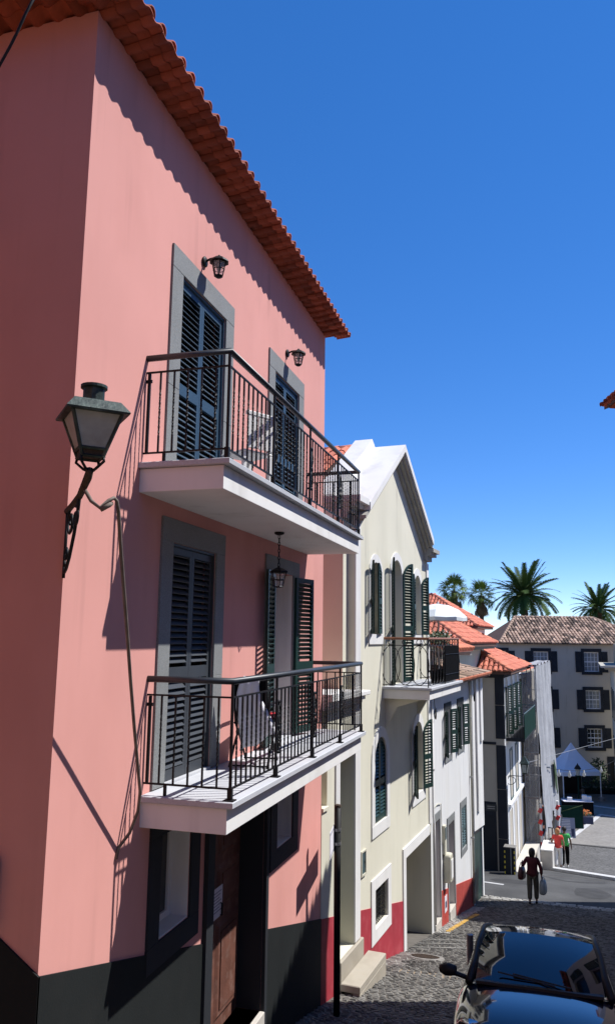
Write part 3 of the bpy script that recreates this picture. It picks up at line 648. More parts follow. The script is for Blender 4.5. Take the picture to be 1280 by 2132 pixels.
# big street lamp on the corner
SL = thing('street_lamp', 'weathered iron street lantern on a scrolled bracket at the pink corner', 'street lamp', (0.0, 5.04, 0.85), rad(-46))
cx_, cz_ = 0.74, 0.235     # lantern foot in local coords (x is out of the corner)
bd = MB()
for sy in (1, -1):
    for sx in (1, -1): bd.tube([(cx_ + sx * .070, sy * .070, cz_ + .07), (cx_ + sx * .168, sy * .168, cz_ + .42)], 0.014, 5)
for z, a in ((0.07, .076), (0.13, .09), (0.415, .170)):
    pts = [(cx_ + a, a, cz_ + z), (cx_ - a, a, cz_ + z), (cx_ - a, -a, cz_ + z), (cx_ + a, -a, cz_ + z)]
    for i in range(4): bd.tube([pts[i], pts[(i + 1) % 4]], 0.013, 4)
obj('lantern_frame', bd, 'verdigris', SL)
for i in range(4):
    a0, a1 = 0.086, 0.164; q = i * PI / 2; c, s_ = math.cos(q), math.sin(q)
    pts = [Vector((a0, -a0 + .012, .13)), Vector((a0, a0 - .012, .13)), Vector((a1, a1 - .012, .41)), Vector((a1, -a1 + .012, .41))]
    pts = [(cx_ + p.x * c - p.y * s_, p.x * s_ + p.y * c, cz_ + p.z) for p in pts]; obj('glass_panel', MB().prism(pts, (-c * .006, -s_ * .006, 0)), 'frost', SL)
r2 = math.sqrt(2)
hat = MB().lathe([(0.208 * r2, 0.40), (0.212 * r2, 0.415), (0.155 * r2, 0.505), (0.12 * r2, 0.515), (0.0, 0.52)], 4, caps=False)
for i, v in enumerate(hat.v):
    x, y, z = v; c = math.cos(PI / 4); hat.v[i] = (cx_ + x * c - y * c, x * c + y * c, cz_ + z)
hat.poly([(cx_ + a * .208, b * .208, cz_ + .402) for a, b in ((1, 1), (-1, 1), (-1, -1), (1, -1))])
obj('hat', hat, 'verdigris', SL)
obj('chimney', MB().lathe([(0.078, 0), (0.074, 0.02), (0.074, 0.12), (0.092, 0.128), (0.092, 0.15), (0.066, 0.158), (0.0, 0.15)], 16), 'verdigris', SL, (cx_, 0, cz_ + .515), smooth=False)
obj('tray', MB().lathe([(0.10, .075), (0.115, .13), (.10, .13)], 4, (0, 0, 0), caps=True), 'rust', SL, (cx_, 0, cz_), (0, 0, PI / 4))
cr = MB()
for q in range(4):
    a = q * PI / 2 + PI / 4
    cr.tube([(cx_ + .10 * math.cos(a), .10 * math.sin(a), cz_ + .075), (cx_ + .11 * math.cos(a), .11 * math.sin(a), cz_ + .035), (cx_ + .05 * math.cos(a), .05 * math.sin(a), cz_ - .02), (cx_, 0, cz_ - .045)], 0.011, 5)
obj('cradle', cr, 'iron', SL, smooth=True)
ar = MB(); ar.tube([(cx_ + .02, 0, cz_ + .02), (cx_ - .05, 0, cz_ - .03), (.46, 0, .12), (.2, 0, .09), (0.0, 0, .07)], [.026, .030, .024, .022, .024], 8); obj('arm', ar, 'rust', SL, smooth=True)
def spiral(c, r, a0, turns, n=18, k=0.8): return [(c[0] + r * (1 - k * i / n) * math.cos(a0 + turns * 2 * PI * i / n), 0, c[1] + r * (1 - k * i / n) * math.sin(a0 + turns * 2 * PI * i / n)) for i in range(n + 1)]
sc = MB()
sc.tube([(.47, 0, .17), (.42, 0, .02), (.33, 0, -.14), (.2, 0, -.30), (.10, 0, -.38), (.045, 0, -.40), (.02, 0, -.36)], 0.013, 6)
sc.tube(spiral((.075, -.27), .075, -PI / 2, -1.3), 0.011, 6); sc.tube(spiral((.36, -.02), .085, PI * .6, -1.4), 0.011, 6); sc.tube(spiral((.17, -.03), .12, PI * .5, 1.4), 0.011, 6)
sc.tube([(0.02, 0, .09), (0.02, 0, -.44)], 0.012, 6)
obj('scroll', sc, 'iron', SL, smooth=True)
for o_ in kids(SL):
    o_.scale = (1, 1, .86) if o_.name.split('.')[0] in ('lantern_frame', 'glass_panel', 'hat', 'chimney', 'tray', 'cradle') else (1, 1, 1)
    if o_.scale.z < .9: o_.location.z = .078 + .86 * o_.location.z
# conduit from the lamp arm down to the lower balcony
cd = MB(); cd.tube([(0.43, 4.60, .985), (0.49, 4.59, 0.905), (0.545, 4.615, 0.86), (0.585, 4.655, 0.915), (0.606, 4.69, 0.94), (0.610, 4.72, 0.925), (0.603, 4.765, 0.855), (.551, 4.917, .583), (.502, 5.072, .316), (.444, 5.255, .0), (.374, 5.467, -.365), (.303, 5.694, -.754), (.244, 5.889, -1.082), (.206, 6.019, -1.296), (.16, 6.081, -1.464), (.085, 6.095, -1.644), (.012, 6.047, -1.76), (0.012, 6.02, -1.84)], 0.0138, 7)
cd.tube([(.55, 4.615, .845), (.60, 4.65, .885), (.585, 4.69, .90)], .018, 6)
tag(obj('conduit', cd, 'conduit', smooth=True), 'dirty cable conduit hanging from the street lamp down to the lower balcony', 'pipe')
cb = MB(); cb.tube([(-.36, 4.3, 4.16), (-.324, 4.3, 4.23), (-.25, 4.3, 4.36), (-.19, 4.3, 4.48), (-.135, 4.3, 4.61), (-.09, 4.31, 4.72), (-.07, 4.35, 4.85), (-.06, 4.5, 5.15), (-.06, 4.75, 5.28)], 0.011, 6)
cb.tube([(-.36, 4.3, 4.16), (-.6, 4.5, 3.7), (-.9, 4.9, 3.4), (-1.1, 5.03, 3.3)], 0.011, 6)
tag(obj('black_cable', cb, 'rubber', smooth=True), 'black cable looping from the tile eave to the shaded pink wall', 'cable')
ub = thing('utility_box', 'grey utility box on the shaded side wall of the pink house', 'box', (-.34, 5.015, -1.84))
obj('case', MB().bbox(-.25, -.02, -.06, 0, -.24, .24, .01), 'greywash', ub); obj('door', MB().bbox(-.23, -.04, -.072, -.061, -.22, .22, .004), 'grey_metal', ub)
nt_ = thing('paper_notice', 'white paper notice with printed lines taped on the brown street door', 'notice', (-.2715, 8.93, -3.09))
obj('sheet', MB().box(0, .0015, -.14, .14, -.17, .17), 'paper', nt_)
for k in range(7): obj('text_line', MB().box(.0016, .0022, -.11, .11 - .03 * (k % 3), .11 - .035 * k, .122 - .035 * k), 'grey_ink', nt_)
# folding chair with towel and red cushion on the lower balcony
CH = thing('folding_chair', 'black folding chair on the lower balcony with a red cushion', 'chair', (0.36, 8.36, LO - 0.008), rad(96))
for s in (1, -1):
    y = s * 0.21
    obj('leg', MB().tube([(-.30, y, .008), (-.05, y, .28), (.24, y, .46)], 0.013, 6), 'iron', CH); obj('leg', MB().tube([(.30, y * .88, .008), (.05, y * .88, .26), (-.18, y * .88, .46), (-.30, y * .88, .94)], 0.013, 6), 'iron', CH)
    obj('armrest', MB().tube([(-.24, y, .66), (.0, y, .67), (.22, y, .64)], 0.014, 6), 'iron', CH)
obj('seat', MB().bbox(-.2, .25, -.2, .2, .445, .475, .01), 'blackcloth', CH); obj('backrest', MB().mbox(Matrix.Translation((-.245, 0, .72)) @ Matrix.Rotation(rad(-14), 4, 'Y'), .02, .36, .42), 'blackcloth', CH)
for x in (-.28, .28): obj('foot_bar', MB().tube([(x, -.2, .02), (x, .2, .02)], 0.010, 6), 'iron', CH)
obj('cushion', MB().bbox(-.14, .25, -.19, .19, .476, .545, .025), 'redcloth', CH)
tw = MB(); N1, N2 = 10, 12; vs = []; fs = []
for i in range(N1 + 1):
    for j in range(N2 + 1):
        u, v = i / N1, j / N2
        y = (u - .62) * .30 * (.55 + .75 * v); f = .018 * math.sin(u * 17 + v * 3) + .012 * math.sin(u * 31)
        if v < .12: p = (-.20 + .9 * (v / .12 - 1) * .12, y, .90 + .08 * (v / .12))
        else:
            t = (v - .12) / .88; p = (-.315 + .04 * t + f, y + .05 * math.sin(t * 5), .985 - (.62 + .2 * u) * t + .02 * math.sin(u * 9))
        vs.append(p)
for i in range(N1):
    for j in range(N2): a = i * (N2 + 1) + j; fs.append((a, a + 1, a + N2 + 2, a + N2 + 1))
tw.add(vs, fs); to = obj('towel', tw, 'towel', None, (0.36, 8.36, LO - 0.008), (0, 0, rad(96)), smooth=True); tag(to, 'white towel draped over the back of the folding chair', 'towel')
sm = to.modifiers.new('thick', 'SOLIDIFY'); sm.thickness = 0.012
# white box and lizard ornament on the upper balcony
wb = thing('plastic_chair', 'white plastic chair on the upper balcony behind the railing', 'chair', (0.42, 7.72, UP - .008), rad(150))
obj('seat', MB().bbox(-.2, .2, -.2, .2, .40, .43, .01), 'white', wb)
for k in range(5): obj('back_slat', MB().bbox(-.235, -.215, -.18 + .075 * k, -.125 + .075 * k, .44, .80, .006), 'white', wb)
obj('back_rail', MB().bbox(-.24, -.21, -.2, .2, .80, .85, .008), 'white', wb)
for sx in (-1, 1):
    for sy in (-1, 1): obj('leg', MB().bbox(sx * .18 - .02, sx * .18 + .02, sy * .18 - .02, sy * .18 + .02, 0, .40, .004), 'white', wb)
oz = thing('lizard_ornament', 'dark iron lizard ornament on the pink wall between upper doors', 'ornament', (0.006, 8.95, 2.15))
obj('body', MB().tube([(0.01, 0.02, .10), (0.012, 0, .05), (0.012, -.012, 0), (.01, .01, -.06), (.008, .03, -.11)], [.012, .02, .022, .012, .004], 7), 'iron', oz, smooth=True)
for s in (1, -1):
    for z in (.04, -.02): obj('leg', MB().tube([(.01, 0, z), (.01, s * .045, z + .02), (.008, s * .055, z - .015)], .006, 5), 'iron', oz)
# sign post at the far corner of the pink house
SP = thing('sign_post', 'dark street sign post with a white plate in front of the pink corner', 'sign', (0.41, 11.96, gz(11.96)))
zt = -2.55 - gz(11.96)
obj('pole', MB().tube([(0, 0, -.05), (0, 0, zt * .5), (0, 0, zt)], 0.050, 12), 'iron', SP, smooth=True)
obj('pole_cap', MB().lathe([(0.053, zt - .02), (.053, zt + .01), (0, zt + .025)], 12), 'rust', SP)
for z in (zt - .35, zt - .55): obj('clamp', MB().lathe([(.051, z - .02), (.056, z - .02), (.056, z + .02), (.051, z + .02)], 12, caps=False), 'grey_metal', SP)
PT = obj('plate', MB().bbox(-.003, .003, -.54, .54, zt - .66, zt - .28, .002), 'paper', SP, (-.056, 0, 0), (0, 0, rad(8)))
for z0, z1 in ((.63, .61), (.33, .31)): obj('plate_border', MB().box(.0031, .004, -.51, .51, zt - z0, zt - z1), 'grey_ink', PT)
for k in range(5): obj('plate_letter', MB().box(.0031, .004, .12 + .08 * k, .16 + .08 * k, zt - .54, zt - .40), 'grey_ink', PT)

# ------------------------------------------------------------------ cream gabled house (local: x out of the facade, y along, z up)
A56 = rad(5.6)
def house(name, label, P, A, cat='house'): return thing(name, label, cat, (P[0], P[1], 0), -A)
CR = house('cream_house', 'cream gabled house with white trim, arched green shutters and red plinth', (0, 12.5), A56)
ZB2 = -9.0; s0, s1 = 1.66, 7.66; EA, AP, AC = 1.90, 4.0, 4.5; SLP = .66
low = [(2.90, 3.74, -3.60, -1.98, .12, .42), (6.02, 6.86, -3.60, -1.98, .22, .42), (2.90, 3.77, -5.48, -4.78, .16), (5.17, 7.64, -9.0, -4.75, 2.6), (.84, 1.66, -5.32, -2.10, .42), (.03, .27, -2.74, -1.15, .14)]
upp = [(2.70, 3.34, .06, 1.52, .18, .32), (4.20, 5.06, -1.0, 1.72, .24, .43), (6.20, 6.84, .06, 1.52, .18, .32)]
w = MB(); facade(w, 0.03, 1.66, ZB2, -1.0, [h for h in low if h[1] <= 1.66], 0); facade(w, 1.66, s1, ZB2, EA, [h for h in low if h[0] > 1.66] + upp, 0)
w.poly([(0, s0, EA), (0, s1, EA), (0, s1, AP - SLP * (s1 - AC)), (0, AC, AP), (0, s0, AP - SLP * (AC - s0) + .3)])
w.poly([(0, s1, ZB2), (-8, s1, ZB2), (-8, s1, EA), (0, s1, EA)]); w.poly([(0, s0, -1.0), (0, s0, 2.3), (-.13, s0, 2.3), (-.13, s0, -1)])
w.poly([(-.13, 1.38, -1), (-.13, s0, -1), (-.13, s0, 2.4), (-.13, 1.38, 2.4)])
w.poly([(0, .03, ZB2), (0, .03, -1), (-3, .03, -1), (-3, .03, ZB2)]); w.poly([(0, .03, -1), (0, 1.66, -1), (-6, 1.66, -1), (-6, .03, -1)])
obj('wall', w, 'cream', CR)
sw = MB().poly([(-.13, 1.38, -1), (-.13, 1.38, 2.4), (-7, 1.38, 2.4), (-7, 1.38, -1)]); obj('side_wall', sw, 'peach', CR)
# white corner pilasters, door frame, ledge
obj('pilaster', MB().bbox(0, .03, 1.664, 1.96, -5.30, 2.2, .004), 'white', CR); obj('pilaster', MB().bbox(0, .03, 7.44, s1 + .002, -4.52, 1.9, .004), 'white', CR)
obj('door_jamb', MB().bbox(0, .028, .64, .84, -6.0, -2.09, .004), 'white', CR); obj('door_lintel', MB().bbox(0, .030, .64, 1.66, -2.088, -1.88, .004), 'white', CR)
lg = MB(); lg.bbox(.0, .20, -.02, 2.02, -1.06, -.98, .01); lg.box(.0, .12, -.02, 1.96, -1.14, -1.06); lg.box(.0, .06, -.02, 1.96, -1.20, -1.14); lg.box(-1.5, .20, -.02, 1.36, -.98, -.94); obj('ledge', lg, 'white', CR)
obj('door_leaf', MB().box(-.43, -.39, .85, 1.65, -5.30, -2.11), 'green', CR)
obj('niche_sill', MB().bbox(-.13, .03, .03, .28, -2.80, -2.741, .004), 'cream', CR); obj('niche_back', MB().box(-.142, -.138, .03, .27, -2.74, -1.15), 'peach', CR)
# gable coping, white-washed verge slabs and cornices
OV = .27; dpt = .52; slope = SLP
def verge(sgn, x0, x1, th, ext, lift):
    mb = MB()
    hl_ = (2.62 if sgn > 0 else 2.72) + ext; e0 = (0, AC - sgn * hl_, AP - hl_ * slope); e1 = (0, AC, AP)
    pts = [(x1, e0[1], e0[2] + lift), (x1, AC, AP + lift), (x1, AC, AP + lift + th), (x1, e0[1], e0[2] + lift + th)]
    mb.prism(pts, (x0 - x1, 0, 0)); return mb
ro = obj('gable_roof', verge(1, -dpt, OV, .16, .06, .18), 'white', CR)
r2_ = obj('gable_roof', verge(-1, -dpt, OV, .16, .06, .18), 'white', CR)
obj('gable_parapet', verge(1, -dpt - .42, -dpt, .36, .06, .18), 'white', CR); obj('gable_parapet', verge(-1, -dpt - .42, -dpt, .36, .06, .18), 'white', CR)
for i, (xx, lf, th) in enumerate(((.23, .10, .07), (.16, .03, .07), (.08, -.06, .09))):
    for sg in (1, -1): obj('verge_moulding', verge(sg, .0, xx, th - .001, .22 - .06 * i, lf), 'trimstone', CR)
cn = MB()
for i, (o_, z0_, z1_) in enumerate(((.38, 2.50, 2.62), (.28, 2.42, 2.50), (.17, 2.32, 2.42), (.08, 2.22, 2.32))): cn.box(-7, -.13 + o_, 1.38 - o_ * .35, 1.90 if z0_ > 2.4 else 1.655, z0_, z1_ - .001)
obj('cornice', cn, 'white', CR)
# shoulder cornice under the right verge
cn = MB()
for o_, z0_, z1_ in ((.27, 2.17, 2.27), (.2, 2.08, 2.17), (.1, 1.96, 2.08)): cn.box(-.3, o_, 7.2, s1 + o_, z0_, z1_ - .001)
obj('cornice', cn, 'trimstone', CR)
# main tiled roof behind the gable
rb = MB(); e0, rz_ = 2.45, 4.38
rb.add([(-.95, 1.0, e0), (-.95, 4.6, rz_), (-8.5, 4.6, rz_), (-8.5, 1.0, e0), (-.95, 8, e0), (-8.5, 8, e0)], [(0, 1, 2, 3), (1, 4, 5, 2), (0, 4, 1)]); RB = obj('roof', rb, 'underlay', CR)
tf = MB(); Vv = Vector((0, 3.6, rz_ - e0)).normalized(); tile_field(tf, (-8.4, 1.0, e0), (1, 0, 0), Vv, [(0, 0), (7.4, 0), (7.4, 4.1), (0, 4.1)], .21, .36, .09)
o = obj('roof_tiles', tf, 'tile_far', RB); o['kind'] = 'stuff'
RT = tile_mesh('ridge_tile', 'tile_orange', .42, .11, .095)
for k in range(16): place('ridge_tile', RT, RB, (-1.0 - .38 * k, 4.6, rz_ - .01), (0, 0, PI))
# red plinth with sloped top
rp = MB()
def rtop(s): return -4.42 - (s - .1) * .237
for a, b in ((.03, .64), (1.965, 2.66), (4.02, 4.95)):
    rp.prism([(0.0, a, ZB2), (0.0, b, ZB2), (0.0, b, rtop(b)), (0.0, a, rtop(a))], (.012, 0, 0))
rp.prism([(0, 2.66, ZB2), (0, 4.02, ZB2), (0, 4.02, -5.7), (0, 2.66, -5.7)], (.012, 0, 0)); obj('plinth', rp, 'red', CR)
# window trims
def trim_arch(y0, y1, z0, z1, rise, wdt=.2, sill=.22, par=CR):
    mb = MB(); arch_band(mb, (y0 + y1) / 2, (y1 - y0) / 2, z0, z1, rise, wdt, 0, .022); mb.box(0, .026, y0 - wdt, y1 + wdt, z0 - sill, z0); obj('window_trim', mb, 'white', par)
for h in low[:2]: trim_arch(h[0], h[1], h[2], h[3], h[5])
for h in upp: trim_arch(h[0], h[1], h[2], h[3], h[5], .17, .2 if h[2] > -.5 else .0)
tm = MB(); y0, y1, z0, z1 = low[2][:4]
for a, b, c, d in ((2.66, y0, -5.72, -4.56), (y1, 4.0, -5.72, -4.56), (y0, y1, -5.72, z0), (y0, y1, z1, -4.56)): tm.box(0, .026, a, b, c, d)
obj('window_trim', tm, 'white', CR)
gm = MB()
for i in range(9):
    for j in range(8):
        c = (y0 + .05 + i * .096, z0 + .05 + j * .088)
        gm.tube([(-.05, c[0] + .05 * math.cos(q * PI / 3), c[1] + .05 * math.sin(q * PI / 3)) for q in range(6)], .007, 4, closed=True)
obj('grille', gm, 'iron', CR); obj('pane', MB().box(-.165, -.15, y0, y1, z0, z1), 'dark', CR)
tm = MB(); tm.box(0, .03, 4.95, 5.17, -9, -4.522); tm.box(0, .03, 5.17, 7.44, -4.75, -4.522); obj('garage_frame', tm, 'white', CR)
obj('garage_back', MB().box(-2.66, -2.6, 5.1, 7.7, -9, -4.7), 'dark', CR)
# panes and shutters
for h in low[:2] + upp:
    m_ = MB(); cy = (h[0] + h[1]) / 2; hw = (h[1] - h[0]) / 2; xb = -h[4] + .01
    pts = [(xb, h[0], h[2]), (xb, h[1], h[2])] + [(xb, cy + hw * math.cos(PI * k / 10), h[3] - h[5] + h[5] * math.sin(PI * k / 10)) for k in range(11)]
    m_.poly(pts); obj('pane', m_, 'pane', CR)
    if h is not low[0]:
        fr = MB(); arch_band(fr, cy, hw - .05, h[2] + .05, h[3] - .05, h[5] - .05, .049, -h[4] + .012, -h[4] + .05); fr.box(-h[4] + .012, -h[4] + .05, h[0], h[1], h[2], h[2] + .05); fr.box(-h[4] + .012, -h[4] + .05, cy - .03, cy + .03, h[2] + .05, h[3] - .06); obj('window_frame', fr, 'sash', CR)
h = low[0]; wl = (h[1] - h[0]) / 2 - .006
shutter(CR, -.03, h[0] + .003, h[2] + .01, wl, h[3] - h[2] - .02, 1, 0, 'green', .066, .42); shutter(CR, -.03, h[1] - .003, h[2] + .01, wl, h[3] - h[2] - .02, -1, 0, 'green', .066, .42)
h = low[1]; shutter(CR, .03, h[0], h[2] + .01, .42, 1.60, 1, 158, 'green', .066, .42); shutter(CR, .03, h[1], h[2] + .01, .42, 1.60, -1, 163, 'green', .066, .42)
h = upp[0]; shutter(CR, .03, h[0], h[2] + .01, .32, 1.44, 1, 158, 'green', .066, .32); shutter(CR, .03, h[1] - .003, h[2] + .01, .315, 1.44, -1, 6, 'green', .066, .32)
h = upp[1]; shutter(CR, .03, h[0], h[2] + .02, .43, 2.68, 1, 160, 'green', .066, .43); shutter(CR, .03, h[1], h[2] + .02, .43, 2.68, -1, 163, 'green', .066, .43)
h = upp[2]; shutter(CR, .03, h[0], h[2] + .01, .32, 1.44, 1, 172, 'green', .066, .32); shutter(CR, .03, h[1], h[2] + .01, .32, 1.44, -1, 160, 'green', .066, .32)
# balcony with oval iron railing
b0, b1, bx = 3.5, 6.75, .98
BC = obj('balcony', MB().bbox(0.0, bx, b0, b1, -1.24, -1.055, .005), 'white', CR); BC['label'] = 'balcony with ringed iron railing and wooden handrail on the cream gable'
obj('floor_slab', MB().bbox(0, bx + .05, b0 - .04, b1 + .05, -1.052, -1.0, .005), 'slab', BC)
for s in (3.75, 6.5):
    mb = MB(); mb.prism([(.002, s - .07, -1.85), (.002, s - .07, -1.245), (.80, s - .07, -1.245), (.25, s - .07, -1.42)], (0, .14, 0)); obj('bracket', mb, 'cream', BC)
zr = -.02
obj('handrail', MB().tube([(0, b0 + .03, zr), (bx - .03, b0 + .03, zr), (bx - .03, b1 - .03, zr), (0, b1 - .03, zr)], .026, 8), 'wood_rail', BC)
br = MB()
for z in (-.96, -.16): br.tube([(0, b0 + .03, z), (bx - .03, b0 + .03, z), (bx - .03, b1 - .03, z), (0, b1 - .03, z)], .008, 5)
for p in ((bx - .03, b0 + .03), (bx - .03, b1 - .03), (bx - .03, (b0 + b1) / 2), (.02, b0 + .03), (.02, b1 - .03)): br.tube([(p[0], p[1], -1.0), (p[0], p[1], zr)], .012, 6)
obj('rail_bars', br, 'iron', BC)
def oval(hw, hh, r=.0085): 
    return MB().tube([(0, hw * math.cos(q * PI / 10), hh * math.sin(q * PI / 10)) for q in range(20)], r, 5, closed=True).mesh('oval', 'iron', True)
OVm = oval(.20, .395); RG = oval(.055, .055)
n = 11; stp = (b1 - b0 - .06) / n
for i in range(n):
    place('oval', OVm, BC, (bx - .03, b0 + .03 + stp * (i + .5), -.56)); place('ring', RG, BC, (bx - .03, b0 + .03 + stp * (i + .5), -.095))
for yy in (b0 + .03, b1 - .03):
    for i in range(3):
        place('oval', OVm, BC, (.17 + .3 * i, yy, -.56), (0, 0, PI / 2)); place('ring', RG, BC, (.17 + .3 * i, yy, -.095), (0, 0, PI / 2))
# fixtures on the cream house (own things)
def local(P, A, x, y, z): return (P[0] + x * math.cos(A) + y * math.sin(A), P[1] - x * math.sin(A) + y * math.cos(A), z)
def at_cr(x, y, z): return local((0, 12.5), A56, x, y, z)
mb_ = thing('meter_box', 'small recessed meter box with metal frame beside the cream doorway', 'meter box', at_cr(0.002, 2.17, -4.10), -A56)
obj('frame', MB().box(0, .03, -.14, -.11, -.22, .22).box(0, .03, .11, .14, -.22, .22).box(0, .03, -.11, .11, .19, .22).box(0, .03, -.11, .11, -.22, -.19), 'pvc', mb_); obj('door', MB().box(0, .012, -.11, .11, -.19, .19), 'green_grey', mb_); obj('knob', MB().box(.012, .022, .06, .08, -.02, .02), 'iron', mb_)
st = thing('entrance_steps', 'worn stone steps at the white framed doorway of the cream house', 'steps', at_cr(0, 1.2, -5.32), -A56)
obj('step', MB().bbox(-.40, .06, -.36, .86, -.9, -.001, .012), 'stepstone', st)
sp2 = MB(); sp2.bbox(.061, .40, -.40, 1.10, -.42, -.30, .012); sp2.bbox(.28, .40, -.40, 1.10, -1.1, -.421, .004); sp2.bbox(.061, .28, .98, 1.10, -1.1, -.421, .004); obj('step', sp2, 'stepstone', st)
# parasol, plants and dark screen at the terrace end of the balcony
sc_ = thing('screen', 'dark slatted screen tied along the end of the cream balcony railing', 'screen', at_cr(bx - .03, 5.2, -1.0), -A56)
for i in range(24): obj('slat', MB().bbox(.012, .020, -.10 + .0667 * i, -.048 + .0667 * i, .05, .83, .002), 'blackcloth', sc_)
for z in (.20, .64): obj('tie_bar', MB().tube([(.026, -.10, z), (.026, 1.5, z)], .006, 5), 'iron', sc_)
def leaf_cluster(n, rx, ry, rz, size):
    mb = MB()
    for k in range(n):
        while True:
            p = Vector((random.uniform(-1, 1), random.uniform(-1, 1), random.uniform(-1, 1)))
            if .3 < p.length < 1: break
        c = Vector((p.x * rx, p.y * ry, p.z * rz)); d = Vector((random.uniform(-1, 1), random.uniform(-1, 1), random.uniform(-.6, 1))).normalized(); u = d.orthogonal().normalized(); s = size * random.uniform(.6, 1.2)
        mb.add([c, c + d * s * .5 + u * s * .25, c + d * s, c + d * s * .5 - u * s * .25], [(0, 1, 2, 3)])
    return mb
for i, (s, lab, wp) in enumerate(((5.25, 'small yellow green potted plant on the cream balcony nearest its door', 0), (5.75, 'white flowering potted plant on the cream balcony in the middle', 1), (6.3, 'dark leafy potted plant at the far end of the cream balcony', 1))):
    pt = thing('potted_plant', lab, 'plant', at_cr(.72, s, -1.0), 0, 'potted plants on the cream balcony')
    obj('pot', MB().lathe([(.10, 0), (.14, .24), (.155, .25), (.155, .28), (.13, .27), (0, .26)], 12), 'blackcloth', pt)
    obj('stem', MB().tube([(0, 0, .25), (.02, .01, .6), (0, .02, .95)], .012, 5), 'trunk', pt)
    obj('foliage', leaf_cluster(130, .16, .22, .14, .09), 'leaf', pt, (0, 0, 1.02))
    if wp: obj('flowers', leaf_cluster(30, .16, .2, .14, .05), 'wpetal', pt, (0, 0, 1.08))

# ------------------------------------------------------------------ white terraced house, same facade line
WH = house('white_house', 'whitewashed house with grey stone frames, green shutters and red plinth', (0, 12.5), A56)
wh = [(7.98, 8.62, -9, -4.62, .30), (9.68, 10.42, -9, -5.02, .30), (11.55, 12.25, -6.1, -4.95, .10), (9.55, 10.2, -3.2, -1.98, .2), (11.35, 12.05, -3.2, -1.98, .2), (13.62, 15.1, -9.5, -6.08, .10)]
w = MB(); facade(w, s1 + .004, 15.32, -10, -1.22, wh, -.004)
w.poly([(-.004, 15.32, -10), (-6, 15.32, -10), (-6, 15.32, -1.22), (-.004, 15.32, -1.22)]); obj('wall', w, 'whitewash', WH)
for a, b, z0, z1, kind in ((7.98, 8.62, -7.1, -4.62, 0), (9.68, 10.42, -7.25, -5.02, 0), (11.55, 12.25, -6.1, -4.95, 1), (9.55, 10.2, -3.2, -1.98, 2), (11.35, 12.05, -3.2, -1.98, 2)):
    jw = .08 if kind == 0 and a < 8 else .13
    for y in ((a - jw, a), (b, b + jw)): obj('jamb_stone', MB().bbox(0, .02, y[0], y[1], z0, z1, .003), 'stone', WH)
    obj('lintel_stone', MB().bbox(0, .021, a - jw, b + jw, z1, z1 + .2, .003), 'stone' if kind < 2 else 'darkstone', WH)
    if kind: obj('sill_stone', MB().bbox(0, .021, a - .13, b + .13, z0 - .17, z0, .003), 'stone', WH)
for a, b, z0, z1, sx in ((7.98, 8.62, -7.2, -4.63, -.28), (9.68, 10.42, -7.4, -5.03, -.28)):
    dd = obj('door', MB().box(sx, sx + .04, a, b, z0, z1), 'wood', WH); 
    for za in (.15, .85, 1.55): obj('door_panel', MB().bbox(sx + .04, sx + .055, a + .1, b - .1, z0 + za, z0 + za + .55, .008), 'wood', dd)
    obj('door_step', MB().bbox(-.28, .03, a, b, z0 - .6, z0 + .18, .006), 'concrete', WH)
shutter(WH, -.02, 11.56, -6.09, .335, 1.12, 1, 0, 'green_grey', .07); shutter(WH, -.02, 12.24, -6.09, .335, 1.12, -1, 0, 'green_grey', .07)
for a, b in ((9.55, 10.2), (11.35, 12.05)):
    obj('pane', MB().box(-.19, -.18, a, b, -3.2, -1.98), 'pane', WH)
    fr = MB().box(-.18, -.14, a, a + .05, -3.2, -1.98).box(-.18, -.14, b - .05, b, -3.2, -1.98).box(-.18, -.14, a, b, -2.65, -2.6); obj('window_frame', fr, 'sash', WH)
    shutter(WH, .025, a, -3.19, .33, 1.2, 1, 160, 'green', .062); shutter(WH, .025, b, -3.19, .33, 1.2, -1, 160, 'green', .062)
rp = MB()
def r2t(s): return -6.38 - (s - 8.5) * .195
for a, b in ((8.71, 9.54), (10.56, 13.3)): rp.prism([(-.004, a, -10), (-.004, b, -10), (-.004, b, r2t(b)), (-.004, a, r2t(a))], (.02, 0, 0))
obj('plinth', rp, 'brick_red', WH)
pf = MB(); pf.prism([(0, 13.5, -6.0), (0, 15.33, -6.18), (0, 15.33, -1.28), (0, 13.5, -1.28)], (.045, 0, 0)); obj('pilaster', pf, 'white', WH)
for s in (13.95, 14.75): obj('pilaster_rib', MB().bbox(.045, .11, s, s + .42, -5.5 if s < 14 else -3.4, -1.3, .004), 'white', WH)
obj('green_door', MB().box(-.10, -.06, 13.62, 15.1, -9.4, -6.08), 'green', WH)
for k in range(6): obj('door_board', MB().bbox(-.06, -.045, 13.64 + .243 * k, 13.86 + .243 * k, -9.3, -6.1, .003), 'green', WH)
# low tiled lean-to roof with eave over the facade
lr = MB(); lr.prism([(.34, 7.7, -1.20), (-2.2, 7.7, -.65), (-2.2, 7.7, -.72), (.34, 7.7, -1.27)], (0, 7.65, 0)); LR = obj('roof', lr, 'underlay', WH)
tf = MB(); tile_field(tf, (.40, 7.7, -1.19), (0, 1, 0), Vector((-2.54, 0, .55)).normalized(), [(0, 0), (7.65, 0), (7.65, 2.6), (0, 2.6)], .21, .36, .085); o = obj('roof_tiles', tf, 'tile_old', LR); o['kind'] = 'stuff'
ET = tile_mesh('eave_tile', 'tile_orange', .30, .085, .075)
for k in range(36): place('eave_tile', ET, LR, (.43, 7.8 + .21 * k, -1.19), (0, rad(-12), PI))
